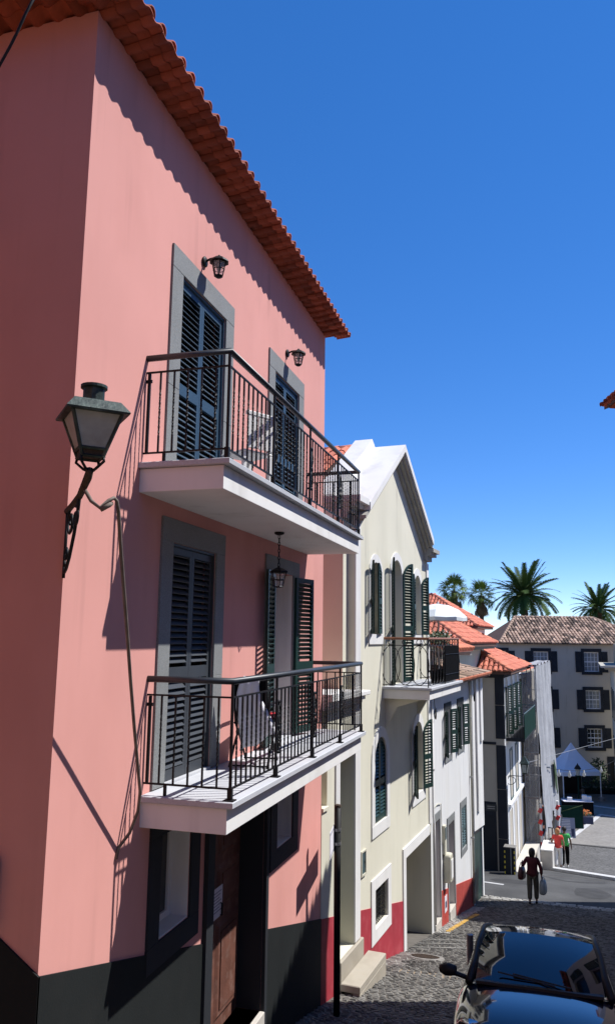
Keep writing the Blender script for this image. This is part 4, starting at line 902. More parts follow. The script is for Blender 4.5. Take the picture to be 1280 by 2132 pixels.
# upper storey set back: cream walls and hipped orange roof
us = MB(); us.box(-8, -1.0, 16.4, 22.5, -2.0, -.22); 
UW = obj('upper_wall', us, 'cream', WH)
def hip_roof(parent, x0, x1, y0, y1, z, pitch, m, name='roof', ridge_axis='y', tilem=None, pt=.21, oldstuff=True):
    hw = min(x1 - x0, y1 - y0) / 2; h = hw * pitch
    if (x1 - x0) < (y1 - y0): r0, r1 = ((x0 + x1) / 2, y0 + hw, z + h), ((x0 + x1) / 2, y1 - hw, z + h)
    else: r0, r1 = (x0 + hw, (y0 + y1) / 2, z + h), (x1 - hw, (y0 + y1) / 2, z + h)
    a, b, c, d = (x0, y0, z), (x1, y0, z), (x1, y1, z), (x0, y1, z); mb = MB()
    planes = [(a, b, r0), (b, c, r1, r0), (c, d, r1), (d, a, r0, r1)] if (x1 - x0) < (y1 - y0) else [(a, b, r1, r0), (b, c, r1), (c, d, r0, r1), (d, a, r0)]
    vs = [a, b, c, d, r0, r1]
    for p in planes: mb.poly(p)
    mb.poly([a, d, c, b]); mb.box(x0 + .02, x1 - .02, y0 + .02, y1 - .02, z - .10, z - .001)
    R_ = obj(name, mb, 'underlay', parent); tf = MB()
    for p in planes:
        P = [Vector(q) for q in p]; U = (P[1] - P[0]).normalized(); Nn = U.cross(P[2] - P[0]).normalized(); V_ = Nn.cross(U)
        if V_.z < 0: V_ = -V_
        tile_field(tf, P[0], U, V_, [((q - P[0]).dot(U), (q - P[0]).dot(V_)) for q in P], pt, .38, pt * .42)
    o = obj('roof_tiles', tf, tilem or 'tile_far', R_); o['kind'] = 'stuff'
    tm_ = tile_mesh('ridge_tile', 'tile_orange' if tilem is None else tilem, .42, pt * .52, pt * .46)
    for p, q in ((a, r0 if True else r1), (b, r0 if (x1 - x0) < (y1 - y0) else r1), (c, r1), (d, r1 if (x1 - x0) < (y1 - y0) else r0), (r0, r1)):
        p, q = Vector(p), Vector(q); D_ = q - p; n_ = int(D_.length / .38); e = D_.to_track_quat('X', 'Z').to_euler()
        for k in range(n_): place('ridge_tile', tm_, R_, p + D_ * (k / max(n_, 1)) + Vector((0, 0, .04)), e)
    return R_
hip_roof(WH, -8.3, -.5, 15.98, 23.0, -.22, .56, 'tile_far')
for s in (-1.4, -2.9): obj('eave_bracket', MB().prism([(s, 16.39, -.32), (s, 16.05, -.32), (s, 16.39, -.75)], (.12, 0, 0)), 'dark', WH)
obj('eave_board', MB().box(-.99, -.52, 16.42, 22.4, -.42, -.325), 'dark', WH)
# terrace awning roof: half round tiles on a small pitched roof, behind the balcony
aw = thing('awning_roof', 'small orange tiled awning roof on the terrace below the parasol', 'awning', at_cr(-.25, 9.0, -.62), -A56)
obj('post', MB().box(-1.3, -1.2, 3.2, 3.3, -.3, .66), 'cream', aw); obj('post', MB().box(-1.3, -1.2, .1, .2, -.3, .66), 'cream', aw)
sh = MB().prism([(.55, 0, .28), (.55, 3.4, .28), (-1.5, 3.4, 1.02), (-1.5, 0, 1.02)], (0, 0, -.05)); obj('deck', sh, 'tile_far', aw)
for k in range(14): 
    for j in range(5): place('tile', RT, aw, (.58 - .36 * j, .12 + .25 * k, .27 + .13 * j), (0, rad(-20), PI))
for k in range(7): place('ridge_tile', RT, aw, (.62 - .36 * k, 0.02, .30 + .13 * k), (0, rad(-20), PI))
obj('beam', MB().bbox(-1.45, .5, 3.25, 3.35, .1, .2, .005), 'whitewash', aw); obj('wall_block', MB().box(-2.6, -.6, -.6, 3.4, -.6, .22), 'cream', aw)
pr = thing('parasol', 'open white parasol on the terrace beyond the cream gable', 'parasol', at_cr(-.15, 9.55, -1.1))
obj('pole', MB().tube([(0, 0, 0), (0, 0, 2.0)], .022, 8), 'galv', pr)
cp = MB(); vs = []; fs = []; n = 8; rings = [(0.02, 2.06), (.30, 2.01), (.58, 1.88), (.80, 1.68), (.80, 1.58)]
for r, z in rings:
    for k in range(n * 2): a = PI * k / n; sc2 = 1 if k % 2 == 0 else .955; vs.append((r * sc2 * math.cos(a), r * sc2 * math.sin(a), z - (0 if k % 2 == 0 else .015)))
for i in range(len(rings) - 1):
    for k in range(n * 2): a = i * n * 2 + k; b = i * n * 2 + (k + 1) % (n * 2); fs.append((a, b, b + n * 2, a + n * 2))
cp.add(vs, fs); obj('canopy', cp, 'parasol', pr); obj('finial', MB().lathe([(.02, 0), (.03, .03), (0, .08)], 8), 'white', pr, (0, 0, 2.05))
for k in range(8): a = PI * k / 4; obj('rib', MB().tube([(.04 * math.cos(a), .04 * math.sin(a), 1.95), (.58 * math.cos(a), .58 * math.sin(a), 1.86), (.79 * math.cos(a), .79 * math.sin(a), 1.66)], .006, 4), 'galv', pr)
for lb, pos, r_ in (('coil of black cable hanging under the cream balcony on the white wall', at_cr(.03, 8.15, -1.85), .11), ('coil of black cable near the eave end of the white house', at_cr(.12, 13.4, -1.75), .12)):
    cl = thing('cable_coil', lb, 'cable', pos, -A56)
    cm = MB()
    for q in range(2): cm.tube([(.01 + .012 * q, r_ * .7 * math.cos(k * PI / 8 + q * .3), -r_ + r_ * (1 + .12 * q) * math.sin(k * PI / 8 + q * .3)) for k in range(16)], .010, 5, closed=True)
    obj('coil', cm, 'rubber', cl); obj('hook', MB().tube([(0, 0, .02), (.04, 0, .02), (.04, 0, .05)], .008, 5), 'iron', cl); obj('tail', MB().tube([(.02, -.05, .0), (.015, -.12, .25), (.01, -.10, .42)], .009, 5), 'rubber', cl)
wc = MB(); wc.tube([at_cr(.02, 7.9, -4.25), at_cr(.025, 8.3, -4.21), at_cr(.02, 8.75, -4.28), at_cr(.02, 8.82, -4.9), at_cr(.02, 8.9, -5.3)], .010, 5); tag(obj('door_cable', wc, 'pvc'), 'pale cable looping over the first dark door of the white house', 'cable')
# pipes and boxes on the white wall
dp = thing('drain_pipe', 'thin cream drain pipe down the white house beside its pilaster', 'pipe', at_cr(.03, 13.05, -1.3), -A56)
obj('pipe', MB().tube([(.0, .1, 0), (.02, .05, -.3), (.03, 0, -.6), (.03, 0, -6.7)], .035, 8), 'pvc', dp, smooth=True)
for z in (-1.2, -3.0, -4.8): obj('clip', MB().box(-.02, .07, -.05, .05, z, z + .04), 'galv', dp)
dp2 = thing('rain_pipe', 'white rain pipe in the corner between cream and white houses', 'pipe', at_cr(.03, 7.75, -1.3), -A56); obj('pipe', MB().tube([(.02, 0, 0), (.02, 0, -3.1), (.05, -.05, -3.3), (.05, -.05, -5.6)], .03, 8), 'white', dp2, smooth=True); obj('clip', MB().box(-.02, .06, -.045, .045, -2.0, -1.96), 'galv', dp2)
rb_ = thing('cover_box', 'rounded white box with a cable cover between the two dark doors', 'box', at_cr(0, 9.17, -5.95), -A56)
cs = MB(); pts = [(.0, -.2), (.0, .2)]; 
pr_ = [(0, -.17, -.36), (0, .17, -.36), (0, .17, .30), (0, .10, .36), (0, -.10, .36), (0, -.17, .30)]; cs.prism(pr_, (.20, 0, 0)); cb_ = obj('case', cs, 'pvc', rb_)
bv = cb_.modifiers.new('bev', 'BEVEL'); bv.width = .05; bv.segments = 3; obj('lid', MB().bbox(.201, .212, -.12, .12, -.26, .22, .004), 'white', rb_)
eb = thing('cable_box', 'narrow greenish box mounted above the rounded white box', 'box', at_cr(0, 9.05, -5.18), -A56); obj('case', MB().bbox(0, .07, -.09, .09, -.42, .30, .008), 'pvc', eb); obj('lid', MB().bbox(.071, .08, -.07, .07, -.05, .25, .003), 'green_grey', eb)
lp = thing('blue_notice', 'small white notice with a blue square on the red plinth', 'notice', at_cr(.018, 9.18, -6.86), -A56); obj('sheet', MB().box(0, .006, -.14, .14, -.20, .20), 'paper', lp); obj('square', MB().box(.006, .008, -.08, .08, -.10, .06), 'navy', lp)
# bollard
bo = thing('bollard', 'dark grey metal bollard standing behind the car mirror', 'bollard', (2.33, 12.3, gz(12.3))); hb = -4.30 - gz(12.3)
obj('shaft', MB().tube([(0, 0, -.03), (0, 0, hb)], .048, 12), 'grey_metal', bo, smooth=False); obj('cap', MB().lathe([(.048, hb), (.046, hb + .012), (0, hb + .018)], 12), 'grey_metal', bo); obj('collar', MB().lathe([(.07, .02), (.07, .06), (.049, .08)], 12), 'iron', bo)

# ------------------------------------------------------------------ grey quoined house beyond the cross street
GP, GA = (2.05, 33.2), rad(5.0)
GH = house('quoined_house', 'white house with grey side wall, dark quoins and orange hipped roof beyond the side street', GP, GA)
def at_g(x, y, z): return local(GP, GA, x, y, z)
ah = [(.62, 1.34, -4.0, -1.60, .2, .36), (2.35, 3.07, -4.0, -1.60, .2, .36), (4.1, 4.8, -4.0, -1.60, .2, .36), (1.5, 2.3, -6.6, -4.7, .2), (3.5, 4.3, -6.6, -4.7, .2), (.9, 1.9, -8.6, -7.0, .25), (2.6, 3.5, -10.2, -7.0, .25), (4.3, 5.2, -10.4, -7.0, .25)]
w = MB(); facade(w, 0, 6.0, -11, -1.35, ah, 0); obj('wall', w, 'whitewash', GH)
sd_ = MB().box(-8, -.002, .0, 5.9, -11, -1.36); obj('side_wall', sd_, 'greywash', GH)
for z0, z1 in ((-11, -7.9), (-7.88, -6.0), (-5.98, -4.28), (-4.02, -2.7), (-2.68, -1.36)):
    obj('quoin', MB().bbox(-.34, .03, -.03, .26 if z0 < -7.8 else .03, z0, z1, .006), 'quoin', GH)
obj('string_course', MB().bbox(-8, -.34, -.05, -.001, -4.26, -4.16, .006), 'quoin', GH); obj('cornice_band', MB().box(-8, .04, -.045, 6, -1.6, -1.36), 'quoin', GH)
obj('side_plinth', MB().box(-8, -.40, -.02, 0, -11, -6.5), 'quoin', GH)
obj('garage_door', MB().box(-3.6, -.45, -.032, -.021, -10.4, -7.0), 'darkstone', GH)
hip_roof(GH, -5.2, .40, -.42, 7.6, -1.34, .50, 'tile_far')
for h in ah[:3]:
    obj('pane', MB().box(-.19, -.18, h[0], h[1], h[2], h[3]), 'pane', GH)
    tr = MB(); arch_band(tr, (h[0] + h[1]) / 2, .36, h[2], h[3], .36, .10, 0, .02, 8); obj('window_trim', tr, 'white', GH)
    shutter(GH, .02, h[0], -3.98, .30, 2.0, 1, 165, 'green', .10); shutter(GH, .02, h[1], -3.98, .30, 2.0, -1, 150, 'green', .10)
for h in ah[3:]:
    obj('pane', MB().box(-.19, -.18, h[0], h[1], h[2], h[3]), 'pane' if h[2] > -9 else 'wood', GH)
    tr = MB(); 
    for a, b, c, d in ((h[0] - .1, h[0], h[2], h[3] + .1), (h[1], h[1] + .1, h[2], h[3] + .1), (h[0], h[1], h[3], h[3] + .1)): tr.box(0, .02, a, b, c, d)
    if h[2] > -9: tr.box(0, .04, h[0] - .1, h[1] + .1, h[2] - .1, h[2])
    obj('window_trim', tr, 'white' if h[2] < -6.9 else 'green_grey', GH)
    if h[2] > -9: obj('window_frame', MB().box(-.18, -.12, (h[0] + h[1]) / 2 - .03, (h[0] + h[1]) / 2 + .03, h[2], h[3]).box(-.18, -.12, h[0], h[1], h[3] - .6, h[3] - .54), 'sash', GH)
obj('door_hood', MB().bbox(0, .12, .6, 5.8, -6.78, -6.66, .01), 'white', GH)
GB = obj('balcony', MB().bbox(0, .75, .5, 5.3, -4.16, -4.02, .006), 'darkstone', GH); GB['label'] = 'balcony with a dark green canvas front'
obj('canvas', MB().bbox(.73, .755, .5, 5.3, -4.05, -3.12, .004), 'dkgreen', GB); obj('handrail', MB().tube([(0, .5, -3.05), (.74, .5, -3.05), (.74, 5.3, -3.05), (0, 5.3, -3.05)], .022, 6), 'green_grey', GB)
for k in range(6): obj('baluster', MB().tube([(.08 + .12 * k, .5, -4.02), (.08 + .12 * k, .5, -3.05)], .008, 5), 'iron', GB)
pq = thing('street_plaque', 'small dark street name plaque on the grey side wall', 'plaque', at_g(-.60, -.021, -6.0 - .72), -GA)
obj('plate', MB().bbox(-.22, .22, -.02, 0, -.13, .13, .004), 'plaquebl', pq); 
for k in range(2): obj('text_line', MB().box(-.15, .15, -.022, -.0205, .03 - .08 * k, .06 - .08 * k), 'grey_metal', pq)
gs = thing('corner_lantern', 'black iron lantern on a scrolled arm at the quoined house', 'lantern', at_g(.03, .75, -5.55), -GA)
obj('arm', MB().tube([(0, 0, 0), (.5, 0, .0), (.62, 0, .05)], .015, 6), 'iron', gs); obj('scroll', MB().tube([(.05 + .3 * i / 14 * math.cos(i * .6), 0, -.2 + .16 * math.sin(i * .6)) for i in range(15)], .014, 5), 'iron', gs)
obj('lantern_frame', MB().lathe([(.11, .10), (.21, .52), (.27, .53), (.12, .70), (.05, .78), (0, .80)], 4), 'verdigris', gs, (.64, 0, 0), (0, 0, PI / 4)); 
for q in range(4):
    a = q * PI / 2; obj('glass_panel', MB().mbox(Matrix.Translation((.64 + .125 * math.cos(a), .125 * math.sin(a), .32)) @ Matrix.Rotation(a, 4, 'Z') @ Matrix.Rotation(rad(9), 4, 'Y'), .01, .17, .32), 'frost', gs)
hs = thing('hanging_sign', 'small black hanging shop sign past the corner lantern', 'sign', at_g(.02, 6.4, -6.2), -GA)
obj('arm', MB().tube([(0, 0, .3), (.9, 0, .3)], .015, 6), 'iron', hs); obj('board', MB().bbox(.2, .85, -.02, .02, -.12, .22, .004), 'plaquebl', hs); obj('board', MB().bbox(.25, .85, -.02, .02, -.42, -.2, .004), 'plaquebl', hs); obj('lettering', MB().box(.3, .8, -.0225, -.0205, -.19, -.15), 'paper', hs)
el = thing('utility_cabinet', 'grey street cabinet with yellow and black striped edges at the dark corner', 'cabinet', at_g(.22, -.42, gz(32.8)), -GA)
obj('case', MB().bbox(-.28, .12, -.2, .2, 0, 1.0, .01), 'darkstone', el); obj('top', MB().bbox(-.30, .14, -.22, .22, 1.0, 1.04, .008), 'plaza', el)
for k in range(5):
    for x in (-.28, .085): obj('stripe', MB().box(x, x + .045, -.206, -.201, .05 + .19 * k, .14 + .19 * k), 'yellowtape', el)
obj('pipe', MB().tube([(-.02, -.23, 0), (-.02, -.23, 1.0)], .015, 6), 'galv', el)
# concrete ramp / steps
rmp = thing('concrete_ramp', 'pale concrete ramp with steps along the quoined house', 'ramp', at_g(.02, 0, 0), -GA)
mb = MB(); mb.prism([(0.06, .35, -9.9), (.06, .35, gz(33.6) + .03), (.06, 6.2, gz(39.2) + .85), (.06, 6.2, -11.2)], (.62, 0, 0)); obj('slab', mb, 'concrete', rmp)
mb = MB(); mb.prism([(0.68, .1, -9.9), (.68, .1, gz(33.3) + .02), (.68, 2.8, gz(36) + .35), (.68, 2.8, -11)], (.35, 0, 0)); obj('slab', mb, 'concrete', rmp)
cbk = thing('concrete_block', 'white concrete barrier block at the foot of the scaffold', 'barrier', (3.62, 36.9, gz(36.9)), rad(-5)); obj('block', MB().bbox(-.25, .22, -.75, .85, -.1, .92, .03), 'concrete', cbk); obj('cap', MB().bbox(-.27, .24, -.77, .87, .92, .99, .02), 'white', cbk)

# ochre house and scaffold
OH = house('ochre_house', 'narrow ochre house with dark openings beside the scaffold', (at_g(0.0, 6.0, 0)[0], at_g(0, 6.0, 0)[1]), GA)
oh = [(.5, 1.2, -3.9, -2.2, .2), (.5, 1.2, -6.8, -5.0, .2), (.45, 1.25, -11, -7.6, .3), (1.7, 2.3, -3.9, -2.2, .2), (1.7, 2.3, -11, -7.6, .3)]
w = MB(); facade(w, 0.002, 2.9, -12, -1.9, oh, -.01); w.box(-6, -.35, 0.0, 2.9, -12, -1.95); obj('wall', w, 'ochre', OH)
for h in oh: obj('window' if h[2] > -9 else 'door', MB().box(-h[4] - .02, -h[4], h[0], h[1], h[2], h[3]), 'pane' if h[2] > -9 else 'wood', OH); 
for h in oh: obj('window_trim', MB().box(-.01, .02, h[0] - .1, h[0], h[2], h[3] + .1).box(-.01, .02, h[1], h[1] + .1, h[2], h[3] + .1).box(-.01, .02, h[0], h[1], h[3], h[3] + .1), 'stone', OH)
obj('parapet', MB().bbox(-.3, .08, 0, 2.9, -1.9, -1.72, .01), 'white', OH)
SH = house('sheeted_house', 'building wrapped in scaffold behind white sheeting', at_g(0, 9.0, 0)[:2], GA)
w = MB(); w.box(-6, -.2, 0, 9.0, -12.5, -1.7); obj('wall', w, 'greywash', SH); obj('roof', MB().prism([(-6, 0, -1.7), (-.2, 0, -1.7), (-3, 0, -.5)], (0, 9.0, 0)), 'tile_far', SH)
SC = thing('scaffold', 'scaffold wrapped in white sheets and grey netting with striped legs', 'scaffold', at_g(0, 6.05, 0), -GA)
sx0, sx1, sy1 = .12, .76, 8.6; zt = -1.38; zb = gz(40) - .05
for y in (0, 2.2, 4.3, 6.4, 8.5):
    for x in (sx0, sx1): obj('upright', MB().tube([(x, y, gz(39.2 + y) - .02), (x, y, zt + .1)], .024, 6), 'galv', SC)
for z in (-1.3, -3.3, -5.3, -7.3, -9.3):
    for x in (sx0, sx1): obj('ledger', MB().tube([(x, 0, z), (x, sy1, z)], .02, 5), 'galv', SC)
    obj('transom', MB().tube([(sx0, 0.0, z), (sx1, 0.0, z)], .02, 5), 'galv', SC); obj('transom', MB().tube([(sx0, 0.0, z + .9), (sx1, 0.0, z + .9)], .016, 5), 'galv', SC) if z < -2 else None
    if z < -2: obj('deck_board', MB().box(sx0, sx1, 0.03, sy1, z - .12, z - .03), 'wood', SC)
for y in (0, 2.5): 
    obj('ladder', MB().tube([(.32, y + .1, -11), (.32, y + .1, -3)], .015, 5).tube([(.60, y + .1, -11), (.60, y + .1, -3)], .015, 5), 'galv', SC)
nx_ = MB(); N1, N2 = 10, 30; vs = []; fs = []
for i in range(N1 + 1):
    for j in range(N2 + 1): vs.append((sx0 + (sx1 - sx0) * i / N1, -.04 + .035 * math.sin(i * 1.3) * math.sin(j * .5) - .03 * abs(math.sin(j * PI / 6)), zt - .15 + (zb + .1 - zt) * j / N2))
for i in range(N1):
    for j in range(N2): a = i * (N2 + 1) + j; fs.append((a, a + 1, a + N2 + 2, a + N2 + 1))
nx_.add(vs, fs); M['netting'].node_tree.nodes['Principled BSDF'].inputs['Alpha'].default_value = .5; obj('netting', nx_, 'netting', SC, smooth=True)
sh_ = MB(); N1, N2 = 60, 40; vs = []; fs = []; random.seed(5)
ph = [random.uniform(0, 6) for _ in range(8)]
for i in range(N1 + 1):
    y = sy1 * i / N1
    low_ = gz(39.3 + y) + .9 + .9 * max(0, math.sin(y * .35)) + .2 * math.sin(y * 2.1)
    for j in range(N2 + 1):
        t = j / N2; z = zt + .12 + (low_ - zt) * t
        bul = .015 * math.sin(y * 1.7 + t * 23) * math.sin(t * 9) + .06 * math.sin(y * 5.1 + ph[0] + t * 2) + .06 * math.sin(y * 2.3 + t * 5 + ph[1]) + .03 * math.sin(y * 11 + t * 9 + ph[2]) + .20 * t * t
        vs.append((sx1 + .06 + bul, y, z))
for i in range(N1):
    for j in range(N2): a = i * (N2 + 1) + j; fs.append((a, a + 1, a + N2 + 2, a + N2 + 1))
sh_.add(vs, fs); obj('sheet', sh_, 'tarp', SC, smooth=True)
top = MB(); vs = []; fs = []
for i in range(31):
    for j in range(3): y = sy1 * i / 30; vs.append((sx0 + (sx1 - sx0 + .06) * j / 2, y, zt + .12 + .10 * math.sin(y * 3) * (j == 2) + .05 * math.sin(y * 7 + j)))
for i in range(30):
    for j in range(2): a = i * 3 + j; fs.append((a, a + 1, a + 4, a + 3))
top.add(vs, fs); obj('top_sheet', top, 'tarp', SC)
for (x, y) in ((sx1 + .0, .02), (sx1 + .55, 3.2)):
    g0 = gz(39.2 + y)
    obj('striped_leg', MB().tube([(x, y, g0), (x, y, g0 + 2.6)], .075, 8), 'white', SC)
    for k in range(5): obj('stripe', MB().mbox(Matrix.Translation((x, y, g0 + .3 + .5 * k)) @ Matrix.Rotation(rad(24), 4, 'Y'), .165, .165, .22), 'redtape', SC)
obj('green_cloth', MB().prism([(sx1 + .30, 5.2, -6.3), (sx1 + .36, 5.9, -6.9), (sx1 + .42, 5.5, -8.1), (sx1 + .36, 5.1, -7.6)], (.03, 0, 0)), 'leaf', SC)
for k in range(3):
    pt = thing('barrier_bar', 'white and red barrier bar leaning at the scaffold foot, number of three' if False else ['lowest leaning white barrier bar at the scaffold foot', 'middle leaning white barrier bar at the scaffold foot', 'upper leaning white barrier bar beside the scaffold'][k], 'barrier', (4.05 + .03 * k, 43.6 + .5 * k, gz(44)), 0, 'white barrier bars by the scaffold')
    obj('bar', MB().tube([(0, 0, .0 + .05 * k), (.25, .3, 1.3 + .35 * k)], .035, 6), 'sash', pt); obj('band', MB().tube([(.10, .12, .52 + .16 * k), (.16, .19, .84 + .2 * k)], .038, 6), 'redtape', pt)

# ------------------------------------------------------------------ far house across the plaza (faces the street)
FA = math.atan2(-.28, .96)    # its own frame: x along the facade (to the right), y away, z up
FH = thing('far_house', 'large grey white house with black stone windows and old tiled roof across the plaza', 'house', (4.95, 71.2, 0), rad(16.3))
fz = -12.6
rows = [(-2.95, -.95), (-6.1, -4.2), (-9.3, -7.4)]
wins = []
for zi, (za, zb) in enumerate(rows):
    for xc in (-8.4, -4.9, -1.22, 3.15, 7.5, 11.5): wins.append((xc, za + .22, zb - .12, zi))
w = MB(); hol = [(xc - .64, xc + .64, a, b, .18) for xc, a, b, zi in wins] + [(4.35, 5.95, fz, -9.75 - .35, .3)]
facade(w, -11, 14, fz, -.42, hol, 0)
w.v = [(y, -x, z) for x, y, z in w.v]
w.box(-11, 14, .35, 9, fz, -.44); obj('wall', w, 'farwall', FH)
def fbox(mb, x0, x1, d0, d1, z0, z1): mb.box(x0, x1, -d1, -d0, z0, z1)     # d = out of the facade
for xc, a, b, zi in wins:
    tr = MB(); fbox(tr, xc - .86, xc - .64, 0, .05, a, b + .02); fbox(tr, xc + .64, xc + .86, 0, .05, a, b + .02); fbox(tr, xc - .88, xc + .88, 0, .06, b + .02, b + .30); fbox(tr, xc - .88, xc + .88, 0, .08, a - .26, a); T_ = obj('window_surround', tr, 'quoin', FH)
    pn = MB(); fbox(pn, xc - .64, xc + .64, -.17, -.15, a, b); obj('pane', pn, 'pane_lit' if zi < 2 else 'pane', FH)
    fr = MB()
    for k in range(5): x = xc - .61 + 1.22 * k / 4; fbox(fr, x - (.035 if k in (0, 4) else .014), x + (.035 if k in (0, 4) else .014), -.15, -.11, a, b)
    for k in range(5): z = a + .03 + (b - a - .06) * k / 4; fbox(fr, xc - .61, xc + .61, -.149, -.112, z - (.04 if k in (0, 2, 4) else .014), z + (.04 if k in (0, 2, 4) else .014))
    obj('sash', fr, 'sash', FH)
    for s in (-1, 1):
        sm_ = MB(); x0, x1 = (xc + s * .88, xc + s * 1.40); x0, x1 = min(x0, x1), max(x0, x1); fbox(sm_, x0, x1, .02, .06, a - .05, b + .05); 
        for k in range(12): z = a + (b - a) * k / 12 + .02; fbox(sm_, x0 + .06, x1 - .06, .06, .075, z, z + .08)
        obj('shutter', sm_, 'quoin', FH)
tr = MB(); fbox(tr, 4.10, 4.35, 0, .06, fz, -10.1); fbox(tr, 5.95, 6.2, 0, .06, fz, -10.1); fbox(tr, 4.10, 6.2, 0, .07, -10.1, -9.8); obj('door_surround', tr, 'quoin', FH); pn = MB(); fbox(pn, 4.35, 5.95, -.29, -.25, fz, -10.1); obj('door', pn, 'dark', FH)
pn = MB(); fbox(pn, -11, 4.0, 0, .04, fz, -11.3); fbox(pn, 6.25, 14, 0, .04, fz, -11.3); obj('plinth', pn, 'quoin', FH)
# roof
rl, rr_, ry, rh = -2.1, 4.6, 4.5, 1.95
rm = MB(); e = [(-4.9, -.5, -.42), (9.4, -.5, -.42), (9.4, 9.5, -.42), (-4.9, 9.5, -.42), (-2.2, ry, rh), (5.1, ry, rh)]
rm.add(e, [(0, 1, 5, 4), (1, 2, 5), (2, 3, 4, 5), (3, 0, 4), (0, 3, 2, 1)]); FR = obj('roof', rm, 'underlay', FH)
tf = MB(); Vv = Vector((0, ry + .5, rh + .42)).normalized(); Lv = math.hypot(ry + .5, rh + .42)
tile_field(tf, (-4.9, -.5, -.40), (1, 0, 0), Vv, [(0, 0), (14.3, 0), (10.0, Lv), (2.7, Lv)], .30, .48, .13)
o = obj('roof_tiles', tf, 'tile_old', FR); o['kind'] = 'stuff'
OT = tile_mesh('ridge_tile', 'tile_old', .5, .15, .13)
for p, q in ((e[0], e[4]), (e[1], e[5]), (e[4], e[5])):
    p, q = Vector(p), Vector(q); D_ = q - p; n_ = int(D_.length / .44); eu = D_.to_track_quat('X', 'Z').to_euler()
    for k in range(n_): place('ridge_tile', OT, FR, p + D_ * k / n_ + Vector((0, 0, .05)), eu)
lw = MB(); fbox(lw, -11, -5.5, -.4, 0, -.45, 1.0) if False else None
# small tower house behind the orange roofs
TH = thing('small_house', 'small pale house with orange hipped roof behind the quoined house', 'house', (-2.35, 47.5, 0), rad(-5))
obj('wall', MB().box(-4, 2.4, -2.2, 3, -9, .62), 'greywash', TH); obj('side_wall', MB().box(2.401, 2.43, -2.2, 3, -9, .60), 'whitewash', TH); hip_roof(TH, -4.5, 2.9, -2.7, 3.5, .66, .62, 'tile_far')
# far right house with cornice, edge of the frame
RH = thing('corner_house', 'cream house with a projecting cornice at the right edge beyond the plaza', 'house', (8.85, 62.0, 0), rad(-3))
w = MB(); w.box(0, 6, 0, 8.5, -13, -2.2); obj('wall', w, 'cream', RH)
cn = MB(); cn.box(-.9, 6.5, -.9, 9, -2.02, -1.88); cn.box(-.6, 6.4, -.6, 8.9, -2.15, -2.02); cn.box(-.3, 6.3, -.3, 8.8, -2.28, -2.15); obj('cornice', cn, 'trimstone', RH)
obj('parapet', MB().box(.35, 6, .35, 8.5, -1.88, -.3), 'ochre', RH); obj('parapet_pilaster', MB().bbox(.25, .6, .25, .7, -1.88, -.2, .01), 'whitewash', RH)
for z0, z1 in ((-6.2, -3.8), (-10.0, -7.6)):
    for y in (.9, 3.4, 5.9): f = obj('window', MB().box(-.03, -.001, y, y + 1.0, z0, z1), 'quoin', RH); obj('pane', MB().box(-.035, -.031, y + .12, y + .88, z0 + .12, z1 - .12), 'pane', f)

# ------------------------------------------------------------------ houses on the right shade the street; unseen ones added to shape the light
RA = math.atan2(-.255, -.967)
NR = thing('right_house', 'house on the right with a terracotta tile eave poking into the frame', 'house', (5.27, 15.5, 0), RA)
w = MB(); facade(w, 0, 8.3, -8, 4.45, [(1.4, 2.5, -1.2, 1.0, .2), (4.4, 5.5, -1.2, 1.0, .2), (1.4, 2.5, 1.9, 3.7, .2), (4.4, 5.5, 1.9, 3.7, .2)], 0)
w.poly([(0, 0, -8), (0, 0, 4.45), (-7, 0, 4.45), (-7, 0, -8)]); w.poly([(0, 8.3, -8), (0, 8.3, 4.45), (-7, 8.3, 4.45), (-7, 8.3, -8)]); w.poly([(0, 0, 4.45), (-3.5, 0, 5.9), (-7, 0, 4.45)]); w.poly([(-7, 0, -8), (-7, 8.3, -8), (-7, 8.3, 4.45), (-7, 0, 4.45)])
obj('wall', w, 'whitewash', NR)
for y in (1.4, 4.4):
    for z0, z1 in ((-1.2, 1.0), (1.9, 3.7)): obj('window', MB().box(-.2, -.16, y, y + 1.1, z0, z1), 'pane', NR); shutter(NR, .02, y, z0, .54, z1 - z0, 1, 170, 'green', .12)
rf = MB(); rf.prism([(.42, -.12, 4.52), (-3.5, -.12, 6.15), (-7.42, -.12, 4.52), (-7.42, -.12, 4.44), (-3.5, -.12, 6.07), (.42, -.12, 4.44)], (0, 8.6, 0)); NRF = obj('roof', rf, 'underlay', NR)
tf = MB(); tile_field(tf, (.36, -.12, 4.56), (0, 1, 0), Vector((-3.92, 0, 1.63)).normalized(), [(0, 0), (8.6, 0), (8.6, 4.2), (0, 4.2)], .2085, .36, .088); o = obj('roof_tiles', tf, 'tile_far', NRF); o['kind'] = 'stuff'
for i in range(41):
    y = -.05 + wd * i
    place('tile', BT, NRF, (.50, y, 4.50), (0, rad(-20), PI)); place('tile', ST, NRF, (.22, y + .1, 4.45)); place('tile', ST, NRF, (.36, y + .1, 4.485))
R2 = thing('far_right_house', 'pale house on the right of the street beyond the gap, outside the frame edge', 'house', (6.6, 25.4, 0), rad(-2))
obj('wall', MB().box(0, 6, 0, 4.1, -10, 1.45), 'whitewash', R2); rf = MB(); rf.add([(-.3, -.2, 1.5), (6.3, -.2, 1.5), (6.3, 4.3, 1.5), (-.3, 4.3, 1.5), (1.8, 2.05, 2.3), (4.2, 2.05, 2.3)], [(0, 1, 5, 4), (1, 2, 5), (2, 3, 4, 5), (3, 0, 4), (0, 3, 2, 1)]); obj('roof', rf, 'tile_far', R2)
obj('window', MB().box(-.03, -.001, 1.2, 2.2, -4.5, -2.6), 'pane', R2)
